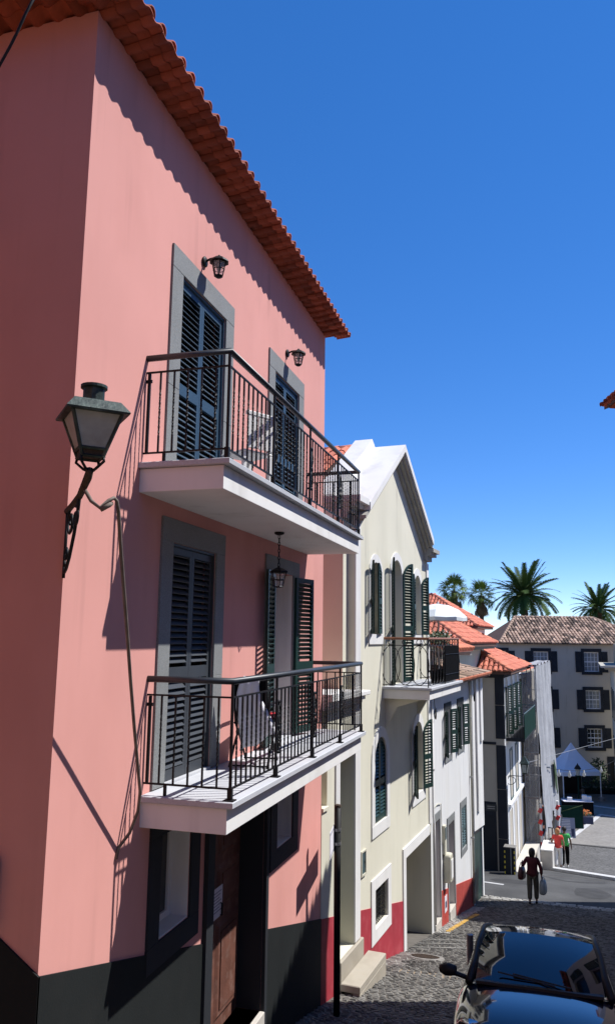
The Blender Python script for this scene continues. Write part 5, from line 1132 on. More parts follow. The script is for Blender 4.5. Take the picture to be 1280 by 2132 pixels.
for i, (x, y, z, dx, dy, lb) in enumerate(((9.4, 16.0, 3.6, 5, 9.0, 'unseen low pale house added behind the gap on the right of the street to block low sky'), (15.0, -4.0, 9.5, 7, 15.5, 'unseen tall ochre house added in the back row on the right to block low sky'), (15.0, 12.0, 9.0, 7, 15.0, 'unseen tall grey house added in the back row on the right to block low sky'))):
    BH = thing('sky_block_house', lb, 'house', (x, y, 0), 0)  # unseen houses added to block low sky and deepen the street's shade
    obj('wall', MB().box(0, dx, 0, dy, -9, z), ('whitewash', 'ochre', 'greywash')[i], BH); rf = MB(); rf.add([(-.3, -.3, z), (dx + .3, -.3, z), (dx + .3, dy + .3, z), (-.3, dy + .3, z), (dx / 2, dx / 2, z + 1), (dx / 2, dy - dx / 2, z + 1)], [(0, 1, 4), (1, 2, 5, 4), (2, 3, 5), (3, 0, 4, 5)]); obj('roof', rf, 'tile_far', BH)
    for q in range(3): f = obj('window', MB().box(-.03, -.001, 1.2 + q * 2.6, 2.3 + q * 2.6, z - 3, z - 1.2), 'green', BH); obj('pane', MB().box(-.036, -.031, 1.3 + q * 2.6, 2.2 + q * 2.6, z - 2.9, z - 1.3), 'pane', f)
AH = thing('alley_bounce_house', 'unseen ochre pink house added across the side alley to bounce warm light on the pink house', 'house', (0, 2.0, 0), 0)  # unseen, added to bounce warm light onto the shaded pink side wall
w = MB(); w.box(-9, 0, -7.5, 0, -6, 6.5); obj('wall', w, 'terracotta', AH); rf = MB(); rf.add([(-9.4, -7.9, 6.5), (.4, -7.9, 6.5), (.4, .4, 6.5), (-9.4, .4, 6.5), (-5.2, -3.7, 8.4), (-4, -3.7, 8.4)], [(0, 1, 5, 4), (1, 2, 5), (2, 3, 4, 5), (3, 0, 4)]); obj('roof', rf, 'tile_far', AH)
for x in (-2.2, -5.2):
    for z0, z1 in ((-1.8, .2), (2.2, 4.2)): f = obj('window', MB().box(x, x + 1.1, .001, .03, z0, z1), 'green', AH); obj('pane', MB().box(x + .12, x + .98, .031, .036, z0 + .12, z1 - .12), 'pane', f)
UH = thing('uphill_bounce_house', 'unseen terracotta coloured house added up the hill behind the viewer to bounce warm light', 'house', (2, -13, 0), rad(8))  # unseen, added behind the camera for warm bounce and less blue sky fill
obj('wall', MB().box(-3, 12, -6, 0, -4, 9.5), 'terracotta', UH); rf = MB(); rf.add([(-3.4, -6.4, 9.5), (12.4, -6.4, 9.5), (12.4, .4, 9.5), (-3.4, .4, 9.5), (.2, -3, 11.2), (9, -3, 11.2)], [(0, 1, 5, 4), (1, 2, 5), (2, 3, 4, 5), (3, 0, 4)]); obj('roof', rf, 'tile_far', UH)
for x in (-1.5, 2, 5.5, 9):
    for z0, z1 in ((2.0, 4), (5.8, 7.8)): f = obj('window', MB().box(x, x + 1.1, .001, .03, z0, z1), 'green', UH); obj('pane', MB().box(x + .12, x + .98, .031, .036, z0 + .12, z1 - .12), 'pane', f)
# ------------------------------------------------------------------ plaza things
TN = thing('market_tent', 'blue white pointed market tent on the plaza', 'tent', (5.75, 65.2, gz(65)), rad(25))
eh = 2.15; ap = 4.1
for sx in (-1, 1):
    for sy in (-1, 1):
        obj('pole', MB().tube([(sx * 1.5, sy * 1.5, 0), (sx * 1.5, sy * 1.5, eh)], .04, 8), 'sash', TN); obj('foot_weight', MB().lathe([(.25, 0), (.25, .28), (.2, .32), (0, .32)], 12), 'grey_metal', TN, (sx * 1.5, sy * 1.5, 0))
cv = MB(); vs = []; fs = []; prof = [(1.55, eh - .28), (1.55, eh), (1.15, eh + .32), (.75, eh + .75), (.4, eh + 1.25), (.15, eh + 1.7), (.02, ap)]
for r, z in prof: vs += [(r, r, z), (-r, r, z), (-r, -r, z), (r, -r, z)]
for i in range(len(prof) - 1):
    for k in range(4): a = i * 4 + k; b = i * 4 + (k + 1) % 4; fs.append((a, b, b + 4, a + 4))
cv.add(vs, fs); obj('canopy', cv, 'tent', TN)
sp_ = MB().box(-1.5, 1.5, 1.45, 1.48, .0, eh - .25).box(-1.5, -1.47, -1.4, 1.4, 0, eh - .25); obj('side_sheet', sp_, 'bag_blk', TN)
LPp = thing('plaza_lamp_post', 'green lamp post with a lantern head in front of the tent', 'lamp post', (6.05, 62.4, gz(62.4)))
obj('post', MB().tube([(0, 0, 0), (0, 0, .5), (0, 0, 1.95)], [.09, .06, .05], 8), 'dkgreen', LPp); obj('lantern_frame', MB().lathe([(.08, 1.95), (.20, 2.0), (.20, 2.05)], 6), 'dkgreen', LPp); obj('glass', MB().lathe([(.12, 2.05), (.19, 2.5)], 6), 'frost', LPp); obj('cap', MB().lathe([(.26, 2.5), (.14, 2.72), (.06, 2.8), (0, 2.95)], 6), 'iron', LPp)
fn = thing('stall_screen', 'dark green canvas screen with a rail in front of the tables', 'screen', (5.0, 52.6, gz(52.6)), rad(12))
obj('canvas', MB().bbox(-1.2, .85, -.02, .02, .02, 1.35, .004), 'dkgreen', fn); obj('rail', MB().tube([(-1.3, -.04, .75), (.85, -.04, 1.40)], .025, 6), 'leaf', fn)
for x in (-1.2, .85): obj('post', MB().tube([(x, 0, 0), (x, 0, 1.4)], .03, 6), 'iron', fn)
tb = thing('market_table', 'market table with white boxes beside the planter', 'table', (6.15, 58.6, gz(58.6)), rad(14))
obj('tabletop', MB().bbox(-1.4, .6, -.4, .4, .85, .90, .01), 'paper', tb); obj('table_skirt', MB().box(-1.38, .58, -.39, .39, .05, .85), 'blackcloth', tb)
for i, (x, hh) in enumerate(((-.9, .2), (.1, .36), (.42, .28))): tag(obj('display_box', MB().bbox(-.16, .16, -.18, .18, 0, hh, .01), 'sash', None, (6.15 + x * .97, 58.6 + x * .24, gz(58.6) + .90)), ['low white box at the left end of the market table', 'tall white box in the middle of the market table', 'white box at the right end of the market table'][i], 'box', 'white boxes on the market table')
pb = thing('planter', 'dark planter box full of orange flowers on the plaza', 'planter', (5.95, 54.9, gz(54.9)), rad(14))
obj('trough', MB().bbox(-.55, .55, -.28, .28, 0, .48, .02), 'navy', pb); obj('foliage', leaf_cluster(220, .55, .28, .16, .14), 'leaf', pb, (0, 0, .56)); obj('flowers', leaf_cluster(260, .55, .28, .16, .10), 'petal', pb, (0, 0, .68))
ab = thing('notice_board', 'grey notice board with printed lines standing on the lower street', 'board', (4.82, 49.3, gz(49.3)), rad(10))
obj('panel', MB().mbox(Matrix.Translation((0, 0, .55)) @ Matrix.Rotation(rad(-8), 4, 'X'), .82, .03, 1.08), 'board', ab)
for k in range(9): obj('text_line', MB().mbox(Matrix.Translation((-.10, -.021, .55)) @ Matrix.Rotation(rad(-8), 4, 'X') @ Matrix.Translation((0, 0, .42 - .085 * k)), .50, .006, .030), 'sash', ab)
obj('picture', MB().mbox(Matrix.Translation((.26, -.021, .55)) @ Matrix.Rotation(rad(-8), 4, 'X') @ Matrix.Translation((0, 0, -.25)), .16, .006, .42), 'navy', ab)
for x in (-.36, .36): obj('leg', MB().tube([(x, .02, .02), (x, .28, 0.0), (x, .06, 1.0)], .015, 5), 'iron', ab)
tp = thing('tarpaulin', 'crumpled grey tarpaulin hanging on a pole beside the notice board', 'tarpaulin', (3.95, 48.4, gz(48.4)))
tm_ = MB(); vs = []; fs = []
for i in range(9):
    for j in range(9): u, v = i / 8, j / 8; vs.append((.05 + .5 * u * (1 - .4 * v) + .05 * math.sin(v * 8), .05 * math.sin(u * 9 + v * 4), 1.7 - 1.35 * v - .3 * u * (1 - v) + .05 * math.sin(u * 12)))
for i in range(8):
    for j in range(8): a = i * 9 + j; fs.append((a, a + 1, a + 10, a + 9))
tm_.add(vs, fs); obj('cloth', tm_, 'tarp', tp, smooth=True); obj('pole', MB().tube([(0, 0, 0), (0, 0, 3.4)], .035, 6), 'wood_rail', tp); obj('pole', MB().tube([(.35, .5, 0), (.35, .5, 3.4)], .03, 6), 'wood_rail', tp)
bs = thing('plaza_shrub', 'round dark shrub growing against the far house beside its door', 'shrub', (8.0, 70.6, gz(70))); obj('trunk', MB().tube([(0, 0, 0), (.05, 0, .9)], .07, 6), 'trunk', bs); obj('crown', leaf_cluster(600, .75, .7, 1.0, .22), 'leaf', bs, (0, 0, 1.4))
hedge = thing('hedge', 'low dark clipped hedge along the far house wall', 'hedge', (7.8, 68.2, gz(68)), rad(16)); obj('foliage', leaf_cluster(1400, 3.6, .5, .5, .22), 'leaf', hedge, (0, 0, .5)); obj('bed', MB().bbox(-3.6, 3.6, -.5, .5, 0, .3, .02), 'dark', hedge)
# festoon bulbs and a thin wire over the street
fw = MB(); P0, P1 = Vector((3.45, 40.6, -6.1)), Vector((9.2, 58.0, -7.4)); pts = []
for i in range(21): t = i / 20; p = P0.lerp(P1, t); p.z -= 1.2 * 4 * t * (1 - t) * .55; pts.append(p)
FW = thing('festoon_wire', 'sagging black festoon wire with clear bulbs across the plaza', 'wire', (0, 0, 0)); obj('wire', MB().tube(pts, .014, 5), 'iron', FW)
for i in (3, 5, 8, 12, 16): obj('bulb', MB().lathe([(0.03, .0), (.035, -.1), (.09, -.22), (.07, -.32), (0, -.36)], 8), 'glassbulb', FW, pts[i], smooth=True)
tag(obj('thin_wire', MB().tube([(1.0, 33.1, -5.3), (3.0, 38.0, -5.55), (5.5, 47, -6.0), (9.3, 60, -6.6)], .012, 5), 'galv'), 'thin pale wire strung from the grey side wall over the street', 'wire')
# ------------------------------------------------------------------ palms
def frond_mesh(L, droop, nleaf=34, lw=.030, ll=.56):
    mb = MB(); pts = []
    for i in range(13): t = i / 12; a = t * droop; pts.append(Vector((L * (math.sin(a) / droop if droop > .01 else t), 0, -L * (1 - math.cos(a)) / droop)))
    mb.tube(pts, [.05 * (1 - .85 * i / 12) for i in range(13)], 4)
    for k in range(nleaf):
        t = .14 + .86 * k / nleaf; f = t * 12; i = min(int(f), 11); p = pts[i].lerp(pts[i + 1], f - i); d = (pts[i + 1] - pts[i]).normalized()
        l = ll * (math.sin(PI * (.12 + .80 * t)) ** .6) * random.uniform(.85, 1.1)
        for s in (1, -1):
            q = (d * .55 + Vector((0, s, .15)) + Vector((0, 0, -.25 * random.random()))).normalized()
            tip = p + q * l + Vector((0, 0, -.10 * l)); wv = d * lw * 1.7
            mb.add([p - wv, p + wv, p + q * l * .55 + wv * .8, tip, p + q * l * .55 - wv * .8], [(0, 1, 2, 3, 4)])
    return mb.mesh('frond', 'palm')
FM = [frond_mesh(3.8, d) for d in (.3, .7, 1.05, 1.35, 1.6)]
def date_palm(loc, h, sc, label, n=66):
    t = thing('date_palm', label, 'palm tree', loc, 0)
    tr = MB(); prof = []
    for i in range(40): z = h * i / 39; prof.append((.34 + .035 * (i % 2) + .10 * math.exp(-((h - z) / .8)), z))
    tr.lathe(prof, 12); obj('trunk', tr, 'trunk', t)
    obj('crown_base', MB().lathe([(.3, -.6), (.52, -.1), (.5, .25), (.2, .6), (0, .7)], 10), 'trunk', t, (0, 0, h))
    for k in range(n):
        u = (k + .5) / n; el = rad(84) - u * rad(100) + random.uniform(-.1, .1); az = k * 2.39996 + random.uniform(-.15, .15)
        m = FM[min(4, int(u * 4.2) + (random.random() < .3))]
        o = place('frond', m, t, (0.2 * math.cos(az), .2 * math.sin(az), h + .35), (random.uniform(-.3, .3), -el * .95, az)); o.scale = (sc * random.uniform(.9, 1.05),) * 3
    return t
def fan_mesh(m, R=.80, droop=.35, pet=.85):
    mb = MB(); mb.tube([(0, 0, 0), (pet * .6, 0, .04), (pet, 0, 0)], .016, 4); n = 26; c = Vector((pet, 0, 0))
    for k in range(n):
        a = rad(-118) + rad(236) * k / (n - 1); d = Vector((math.cos(a), math.sin(a), .12 * math.sin(a * 3 + k))).normalized(); s = Vector((-d.y, d.x, 0)).normalized() * .034; r = R * (1 - .22 * abs(a) / 2.1) * random.uniform(.82, 1.08)
        p1 = c + d * r * .58 + Vector((0, 0, -.02)); p2 = c + d * r + Vector((0, 0, -droop * r * random.uniform(.4, 1.3)))
        mb.add([c, p1 + s, p2, p1 - s], [(0, 1, 2, 3)])
    return mb.mesh('frond', m)
FN = [fan_mesh('palm_lt', droop=.2), fan_mesh('palm_lt', droop=.55), fan_mesh('palm_dead', .7, .7)]
def fan_palm(loc, h, sc, label):
    t = thing('fan_palm', label, 'palm tree', loc, 0)
    tr = MB(); tr.lathe([(.30 + .03 * (i % 2) - .004 * i + (.12 if i > 25 else 0), h * i / 29) for i in range(30)], 10); obj('trunk', tr, 'trunk', t); n = 30
    for k in range(n):
        u = (k + .5) / n; el = rad(86) - u * rad(132); az = k * 2.39996
        o = place('frond', FN[0] if u < .55 else FN[1], t, (0, 0, h + .1), (random.uniform(-.5, .5), -el, az)); o.scale = (sc * random.uniform(.85, 1.1),) * 3
    for k in range(14):
        az = k * 2.39996; o = place('frond', FN[2], t, (.15 * math.cos(az), .15 * math.sin(az), h - .25 - random.random() * .5), (random.uniform(-.4, .4), rad(62 + random.random() * 22), az)); o['label'] = 'dead hanging brown frond'; o.scale = (sc * random.uniform(.8, 1.1),) * 3
def at_px_ground(x, y): return (x, y, gz(y))
fan_palm((-5.4, 89.6, gz(89)), 5.3 - gz(89), 1.30, 'fan palm with green crown, leftmost palm behind the orange roofs')
fan_palm((-2.4, 90.3, gz(90)), 4.8 - gz(90), 1.25, 'browner fan palm between the left fan palm and the large date palm')
date_palm((2.3, 88.6, gz(88)), 4.35 - gz(88), 1.12, 'large date palm with arching fronds behind the far house roof')
date_palm((10.9, 101.8, gz(100)), 3.4 - gz(100), .95, 'smaller date palm at the right edge behind the far house', 54)

# ------------------------------------------------------------------ car
CARP = math.atan((gz(9.3) - gz(11.6)) / 2.3)
CAR = thing('parked_car', 'black hatchback parked facing uphill, blue sky mirrored in bonnet and windscreen', 'car', (3.30, 10.46, gz(10.46) + .03))
CAR.rotation_mode = 'XYZ'
# local: x forward (to the camera), y left of the car, z up
CAR.matrix_world = Matrix.Translation(CAR.location) @ Matrix.Rotation(rad(-90), 4, 'Z') @ Matrix.Rotation(-CARP, 4, 'Y') @ Matrix.Scale(1.04, 4)
st_ = [  # x, half width at belt, z sill, z belt, z centre (top of lower body)
    (2.02, .60, .34, .52, .56), (1.97, .72, .26, .60, .68), (1.80, .82, .24, .66, .78), (1.50, .86, .24, .76, .875), (1.15, .875, .24, .83, .94), (.92, .88, .24, .88, .985), (.60, .885, .24, .90, .99), (0, .89, .22, .92, .99), (-.8, .89, .22, .95, .99), (-1.5, .87, .24, .97, 1.0), (-1.85, .80, .28, .93, .97), (-1.98, .70, .36, .80, .84)]
b = MB(); vs = []; fs = []
def section(x, hw, zs, zb, zc):
    half = [(0, zc), (hw * .48, zc - .006), (hw * .82, zc - .035), (hw * .95, zb - .02), (hw, zb - .12), (hw * 1.01, (zs + zb) / 2 - .02), (hw * .98, zs + .08), (hw * .90, zs)]
    return [(x, y, z) for y, z in half] + [(x, -y, z) for y, z in half[:0:-1]]
secs = [section(*s) for s in st_]; n = len(secs[0])
for s in secs: vs += s
for i in range(len(secs) - 1):
    for k in range(n): a = i * n + k; c = i * n + (k + 1) % n; fs.append((a, c, c + n, a + n))
fs += [tuple(range(n)), tuple(range((len(secs) - 1) * n, len(secs) * n))[::-1]]
b.add(vs, fs); body = obj('body', b, 'carpaint', CAR, smooth=True); ss = body.modifiers.new('sub', 'SUBSURF'); ss.levels = 2; ss.render_levels = 2
# greenhouse: windscreen, roof, side windows, pillars
def gh(x, z, hw): return Vector((x, hw, z))
wsb = [(.98, .0, .995), (.95, .38, .985), (.84, .70, .965)]; wst = [(.16, 0, 1.435), (.14, .38, 1.425), (.07, .635, 1.385)]
def mir(l): return [(x, -y, z) for x, y, z in l[:0:-1]] + l
B_, T_ = mir(wsb), mir(wst); g_ = MB(); rows_ = 6; vs = []
for r in range(rows_ + 1):
    t = r / rows_
    for p, q in zip(B_, T_):
        v = Vector(p).lerp(Vector(q), t); bul = .035 * math.sin(PI * t); vs.append(v + Vector((bul * .5, 0, bul)))
nn = len(B_); g_.add(vs, [(r * nn + k, r * nn + k + 1, (r + 1) * nn + k + 1, (r + 1) * nn + k) for r in range(rows_) for k in range(nn - 1)])
obj('windscreen', g_, 'carglass', CAR, smooth=True)
rfm = MB(); rs = [(.16, 1.435, .38, .635, 1.425, 1.385), (-.25, 1.462, .40, .655, 1.45, 1.405), (-.7, 1.455, .40, .655, 1.442, 1.395), (-1.15, 1.42, .38, .62, 1.41, 1.365), (-1.5, 1.36, .30, .52, 1.35, 1.31)]; vs = []
for x, zc, y1_, y2_, z1_, z2_ in rs:
    l = [(x, 0, zc), (x - .02, y1_, z1_), (x - .09, y2_, z2_)]; vs += mir(l)
rfm.add(vs, [(r * 5 + k, r * 5 + k + 1, r * 5 + 6 + k, r * 5 + 5 + k) for r in range(4) for k in range(4)]); ro_ = obj('roof', rfm, 'carpaint', CAR, smooth=True); sb = ro_.modifiers.new('sub', 'SUBSURF'); sb.levels = 1; sb.render_levels = 2
for s in (1, -1):
    ap_ = MB(); ap_.tube([(.90, s * .745, .945), (.62, s * .70, 1.12), (.32, s * .685, 1.28), (.07, s * .65, 1.385), (-.35, s * .668, 1.405), (-.8, s * .665, 1.395), (-1.25, s * .625, 1.365), (-1.7, s * .70, 1.0)], [.045, .04, .036, .034, .03, .03, .035, .06], 8); obj('pillar', ap_, 'plastic_blk', CAR, smooth=True)
    sg = MB(); lo = [(.78, s * .80, .935), (.2, s * .845, .945), (-.5, s * .85, .955), (-1.35, s * .80, .975)]; hi = [(.10, s * .665, 1.37), (-.15, s * .68, 1.395), (-.6, s * .68, 1.395), (-1.2, s * .64, 1.36)]
    sg.add(lo + hi, [(0, 1, 5, 4), (1, 2, 6, 5), (2, 3, 7, 6)]); obj('side_window', sg, 'carglass', CAR)
    mr = MB(); mr.lathe([(0, -.11), (.075, -.10), (.10, -.02), (.10, .04), (.06, .10), (0, .115)], 12); o_ = obj('mirror', mr, 'plastic_blk', CAR, (.62, s * 1.005, 1.005), (rad(90), 0, rad(8 * s)), smooth=True); o_.scale = (.55, .66, .95)
    obj('mirror_glass', MB().box(-.004, .004, -.085, .085, -.06, .06), 'chrome', o_, (-.10, 0, .0), (rad(-90), 0, 0)) if False else None
    obj('mirror_arm', MB().tube([(.66, s * .80, .955), (.64, s * .92, .98)], .028, 6), 'plastic_blk', CAR)
    for xw in (1.28, -1.25):
        wh_ = thing('wheel', None, None); del_ = wh_; wh_.parent = CAR; wh_.location = (xw, s * .76, .31)
        ty = MB().lathe([(.20, -.09), (.295, -.10), (.315, -.07), (.315, .07), (.295, .10), (.20, .09)], 24, caps=False); obj('tyre', ty, 'rubber', wh_, (0, 0, 0), (PI / 2, 0, 0), smooth=True)
        rm_ = MB().lathe([(.205, -.07), (.205, .07)], 20, caps=False)
        for q in range(5): a = 2 * PI * q / 5; rm_.mbox(Matrix.Rotation(a, 4, 'Z') @ Matrix.Translation((.11, 0, s * -.0 + .05 * 1)), .2, .05, .03)
        obj('rim', rm_, 'chrome', wh_, (0, 0, 0), (PI / 2 * (1 if s < 0 else -1), 0, 0))
    hlm = MB(); hlm.lathe([(0, .06), (.10, .04), (.13, -.02), (.12, -.08)], 14); ho = obj('headlight', hlm, 'chrome', CAR, (1.80, s * .66, .68), (0, rad(62), 0), smooth=True); ho.scale = (.55, 1.1, 1)
    obj('wiper', MB().tube([(.97, s * .08 + .25, 1.015), (.88, s * .08 - .35, 1.075)], .009, 5), 'plastic_blk', CAR)
obj('cowl', MB().box(.86, 1.03, -.66, .66, .955, .985), 'plastic_blk', CAR)
rv = MB().bbox(-.02, .02, -.11, .11, -.035, .035, .01); obj('rear_view_mirror', rv, 'plastic_blk', CAR, (.26, 0, 1.33), (0, rad(20), 0))
hs_ = MB(); hs_.add([(1.42, .20, .905), (1.62, .16, .875), (1.62, -.16, .875), (1.42, -.20, .905), (1.47, .18, .935), (1.6, .15, .905), (1.6, -.15, .905), (1.47, -.18, .935)], [(4, 5, 6, 7), (0, 4, 7, 3), (0, 1, 5, 4), (3, 7, 6, 2), (1, 2, 6, 5)])
gr = MB()
for k in range(4): gr.box(1.975, 2.02, -.42, .42, .42 + .04 * k, .438 + .04 * k)
obj('grille', gr, 'plastic_blk', CAR); obj('number_plate', MB().box(2.025, 2.035, -.26, .26, .30, .41), 'sash', CAR)

# ------------------------------------------------------------------ people (local: facing +y, x right, z up)
def skin_obj(name, joints, edges, m, parent, sub=2):
    me = bpy.data.meshes.new(name); me.from_pydata([j[0] for j in joints], edges, []); me.materials.append(M[m])
    o = bpy.data.objects.new(name, me); COL.objects.link(o); o.parent = parent
    sk = o.modifiers.new('skin', 'SKIN')
    if not me.skin_vertices: me.skin_vertices.new(name='')
    d = me.skin_vertices[0].data
    for i, j in enumerate(joints): d[i].radius = (j[1], j[2] if len(j) > 2 else j[1])
    d[0].use_root = True
    ss = o.modifiers.new('sub', 'SUBSURF'); ss.levels = sub; ss.render_levels = sub; sk.use_smooth_shade = True
    return o
def person(loc, rz, H, label, skin, hair, top, legs, shoe, arms, stride=.22, hairlen=.0, group=None, top_len=0.50, sleeves=True, bulk=1.2):
    t = thing('person', label, 'person', loc, rz, group); k = H / 1.68
    def P(x, y, z): return (x * k, y * k, z * k)
    J = [(P(0, 0, .92), .125 * k, .10 * k), (P(0, .0, 1.10), .12 * k, .095 * k), (P(0, 0, 1.30), .145 * k, .095 * k), (P(0, 0, 1.40), .10 * k, .075 * k), (P(0, .01, 1.47), .05 * k), (P(0, .03, 1.55), .078 * k, .085 * k), (P(0, .03, 1.63), .072 * k, .085 * k)]
    E = [(0, 1), (1, 2), (2, 3), (3, 4), (4, 5), (5, 6)]
    legJ = []
    for s, f in ((1, 1), (-1, -1)):
        i = len(J); hip = P(s * .09, 0, .88); kn = P(s * .095, f * stride * .35 + .03, .50); an = P(s * .09, f * stride * .5 - (.03 if f < 0 else 0), .09 if f > 0 else .12); toe = P(s * .10, f * stride * .5 + .15, .035)
        J += [(hip, .085 * k), (kn, .055 * k), (an, .035 * k), (toe, .030 * k, .025 * k)]; E += [(0, i), (i, i + 1), (i + 1, i + 2), (i + 2, i + 3)]; legJ.append((hip, kn, an, toe))
    armJ = []
    for s in (1, -1):
        i = len(J); sh = P(s * .17, 0, 1.37); el, wr = [P(s * q[0], q[1], q[2]) for q in arms[s][:2]]; w_, e_ = Vector(wr), Vector(el); d = (w_ - e_).normalized()
        J += [(sh, .052 * k), (el, .038 * k), (wr, .026 * k), (tuple(w_ + d * .07 * k), .030 * k, .018 * k)]; E += [(2, i), (i, i + 1), (i + 1, i + 2), (i + 2, i + 3)]; armJ.append((sh, el, wr)); b0 = i + 3
        side = Vector((0, 1, 0)) if abs(d.y) < .8 else Vector((0, 0, 1)); 
        for q in range(4):
            j = len(J); off = side * (.024 - .016 * q) * k; p1 = w_ + d * (.07 + .035) * k + off; p2 = p1 + (d * .8 + Vector((-s * .4, 0, 0))).normalized() * (.030 - .004 * abs(q - 1.3)) * k
            J += [(tuple(p1), .0085 * k), (tuple(p2), .0075 * k)]; E += [(b0, j), (j, j + 1)]
        j = len(J); p1 = w_ + d * .05 * k + side * .045 * k; J += [(tuple(p1), .010 * k)]; E += [(b0, j)]
    skin_obj('body', J, E, skin, t)
    c = bulk; tz = top_len
    TJ = [(P(0, 0, 1.08), .135 * k * c, .115 * k * c), (P(0, 0, 1.28), .155 * k * c, .11 * k * c), (P(0, 0, 1.385), .115 * k * c, .085 * k * c), (P(0, 0, .95 if tz > .5 else 1.0), .15 * k * c, .12 * k * c), (P(0, 0, .80 if tz > .5 else .86), .165 * k * c, .13 * k * c)]; TE = [(0, 1), (1, 2), (0, 3), (3, 4)]
    for (sh, el, wr) in armJ:
        i = len(TJ); TJ += [(sh, .066 * k)]; TE += [(1, i)]
        if sleeves: TJ += [(el, .062 * k), (tuple(Vector(el).lerp(Vector(wr), .85)), .048 * k)]; TE += [(i, i + 1), (i + 1, i + 2)]
        else: TJ += [(tuple(Vector(sh).lerp(Vector(el), .55)), .060 * k)]; TE += [(i, i + 1)]
    skin_obj('jacket' if sleeves else 'shirt', TJ, TE, top, t)
    LJ = [(P(0, 0, .92), .14 * k, .115 * k)]; LE = []
    for hip, kn, an, toe in legJ:
        i = len(LJ); LJ += [(hip, .112 * k), (kn, .088 * k), (tuple(Vector(an) + Vector((0, 0, .03 * k))), .074 * k)]; LE += [(0, i), (i, i + 1), (i + 1, i + 2)]
    skin_obj('trousers', LJ, LE, legs, t)
    for hip, kn, an, toe in legJ:
        a, b_ = Vector(an), Vector(toe); heel = a + Vector((0, -.05 * k, -.05 * k))
        skin_obj('shoe', [(tuple(a + Vector((0, 0, -.045 * k))), .042 * k), (tuple(b_), .034 * k, .028 * k), (tuple(heel), .034 * k)], [(0, 1), (0, 2)], shoe, t)
    hm = MB(); nu, nv = 12, 8; vs = []; fs = []
    for b_ in range(nv + 1):
        ph = PI * b_ / nv
        for a_ in range(nu):
            th = 2 * PI * a_ / nu; x, y, z = math.sin(ph) * math.cos(th), math.sin(ph) * math.sin(th), math.cos(ph)
            back = max(0, -y + .25); dz = hairlen * (max(0, -z) ** .7) * min(1, back * 1.3)
            if y > .35 and z < .35: y = .35 + (y - .35) * .2
            vs.append(P(x * (.102 + .25 * hairlen * max(0, -z)), .015 + y * .112, 1.600 + z * .108 - dz))
    for b_ in range(nv):
        for a_ in range(nu): fs.append((b_ * nu + a_, b_ * nu + (a_ + 1) % nu, (b_ + 1) * nu + (a_ + 1) % nu, (b_ + 1) * nu + a_))
    hm.add(vs, fs); obj('hair', hm, hair, t, smooth=True)
    fc = MB()
    hz = 1.575 * k; obj('nose', MB().mbox(Matrix.Translation((0, .125 * k, hz)), .024 * k, .03 * k, .04 * k), skin, t)
    for s in (1, -1): obj('ear', MB().mbox(Matrix.Translation((s * .083 * k, .03 * k, hz)), .015 * k, .03 * k, .05 * k), skin, t); obj('eye', MB().lathe([(0, -.008), (.009, 0), (0, .008)], 6), 'dark', t, (s * .03 * k, .108 * k, hz + .02 * k))
    obj('mouth', MB().mbox(Matrix.Translation((0, .112 * k, hz - .05 * k)), .045 * k, .012 * k, .012 * k), 'bag_red', t)
    return t
yw = 27.0
person((3.05, yw, gz(yw) + .03), rad(-6), 1.66, 'woman in maroon jacket and olive trousers walking downhill with bags', 'skin', 'hair_dk', 'maroon', 'olive', 'bag_blk',
       {1: [(.27, .0, 1.10), (.27, .06, .86)], -1: [(.30, -.02, 1.14), (.33, .17, 1.18)]}, .20, .13, top_len=.6, bulk=1.3)
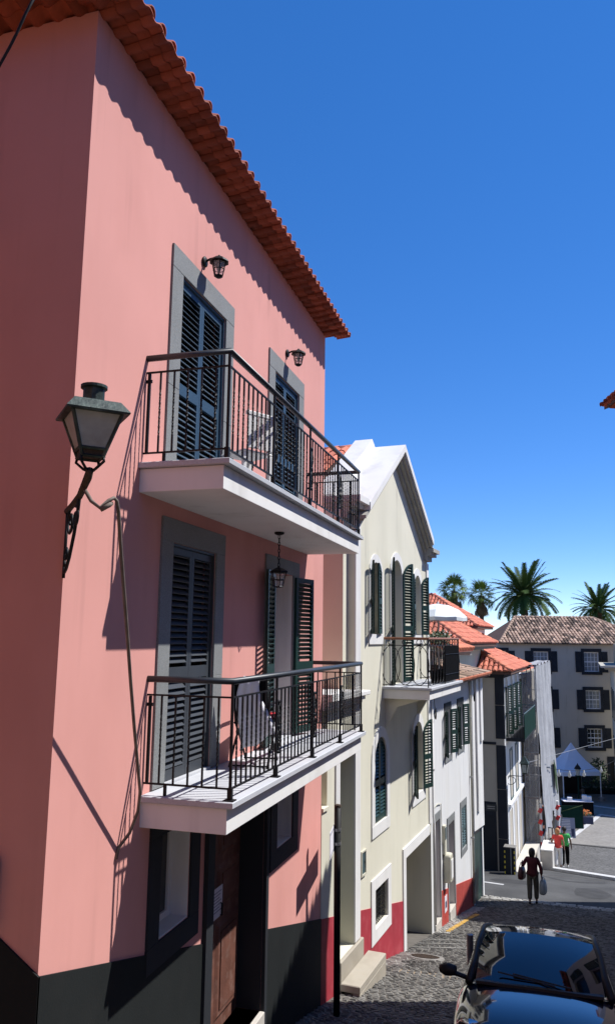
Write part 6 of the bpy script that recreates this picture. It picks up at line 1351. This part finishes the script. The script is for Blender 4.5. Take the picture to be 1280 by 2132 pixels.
def handbag(name, loc, rz, w_, h_, d_, m, label, drop):
    t = thing(name, label, 'bag', loc, rz)
    mb = MB(); n = 8; vs = []; fs = []; pr = [(.75, -1), (1, -.8), (1.04, -.3), (.92, .4), (.7, 1)]
    for f, z in pr:
        for q in range(12): a = 2 * PI * q / 12; vs.append((w_ / 2 * f * math.copysign(abs(math.cos(a)) ** .6, math.cos(a)), d_ / 2 * f * math.copysign(abs(math.sin(a)) ** .6, math.sin(a)), z * h_ / 2))
    for i in range(len(pr) - 1):
        for q in range(12): a = i * 12 + q; b_ = i * 12 + (q + 1) % 12; fs.append((a, b_, b_ + 12, a + 12))
    fs += [tuple(range(12))[::-1], tuple(range(48, 60))]; mb.add(vs, fs); obj('bag_body', mb, m, t, smooth=True)
    for s in (1, -1): obj('handle', MB().tube([(-w_ * .3, s * d_ * .25, h_ * .45), (-w_ * .1, s * .01, h_ * .5 + drop), (w_ * .1, s * .01, h_ * .5 + drop), (w_ * .3, s * d_ * .25, h_ * .45)], .010, 5), m, t)
    return t
handbag('handbag', (2.72, yw + .10, gz(yw) + .90), rad(70), .42, .34, .18, 'bag_red', 'dark red leather handbag hanging on the left arm of the maroon woman', .16)
handbag('carrier_bag', (3.36, yw + .05, gz(yw) + .55), rad(75), .36, .40, .20, 'bag_gry', 'grey plastic carrier bag in the right hand of the maroon woman', .10)
yc = 37.4; gc = 'couple walking on the lower street'
person((4.03, yc, gz(yc) + .02), rad(-4), 1.68, 'strawberry blonde woman in coral top and white trousers seen from behind', 'skin', 'hair_rd', 'coral', 'whitecloth', 'bag_blk',
       {1: [(.25, .0, 1.10), (.26, .1, .88)], -1: [(.25, .0, 1.10), (.24, .12, .92)]}, .30, .12, top_len=.6, sleeves=False)
person((4.33, yc + .55, gz(yc + .55) + .02), rad(-4), 1.72, 'person with dark hair in bright green shirt and black trousers', 'skin_dk', 'hair_dk', 'greencloth', 'blackcloth', 'whitecloth',
       {1: [(.25, .0, 1.10), (.27, .06, .86)], -1: [(.25, .0, 1.10), (.24, .1, .88)]}, .22, .0, top_len=.4, sleeves=False)
handbag('shoulder_bag', (3.74, yc + .05, gz(yc) + .92), rad(60), .30, .26, .14, 'bag_blk', 'black shoulder bag at the left side of the woman in coral', .22)
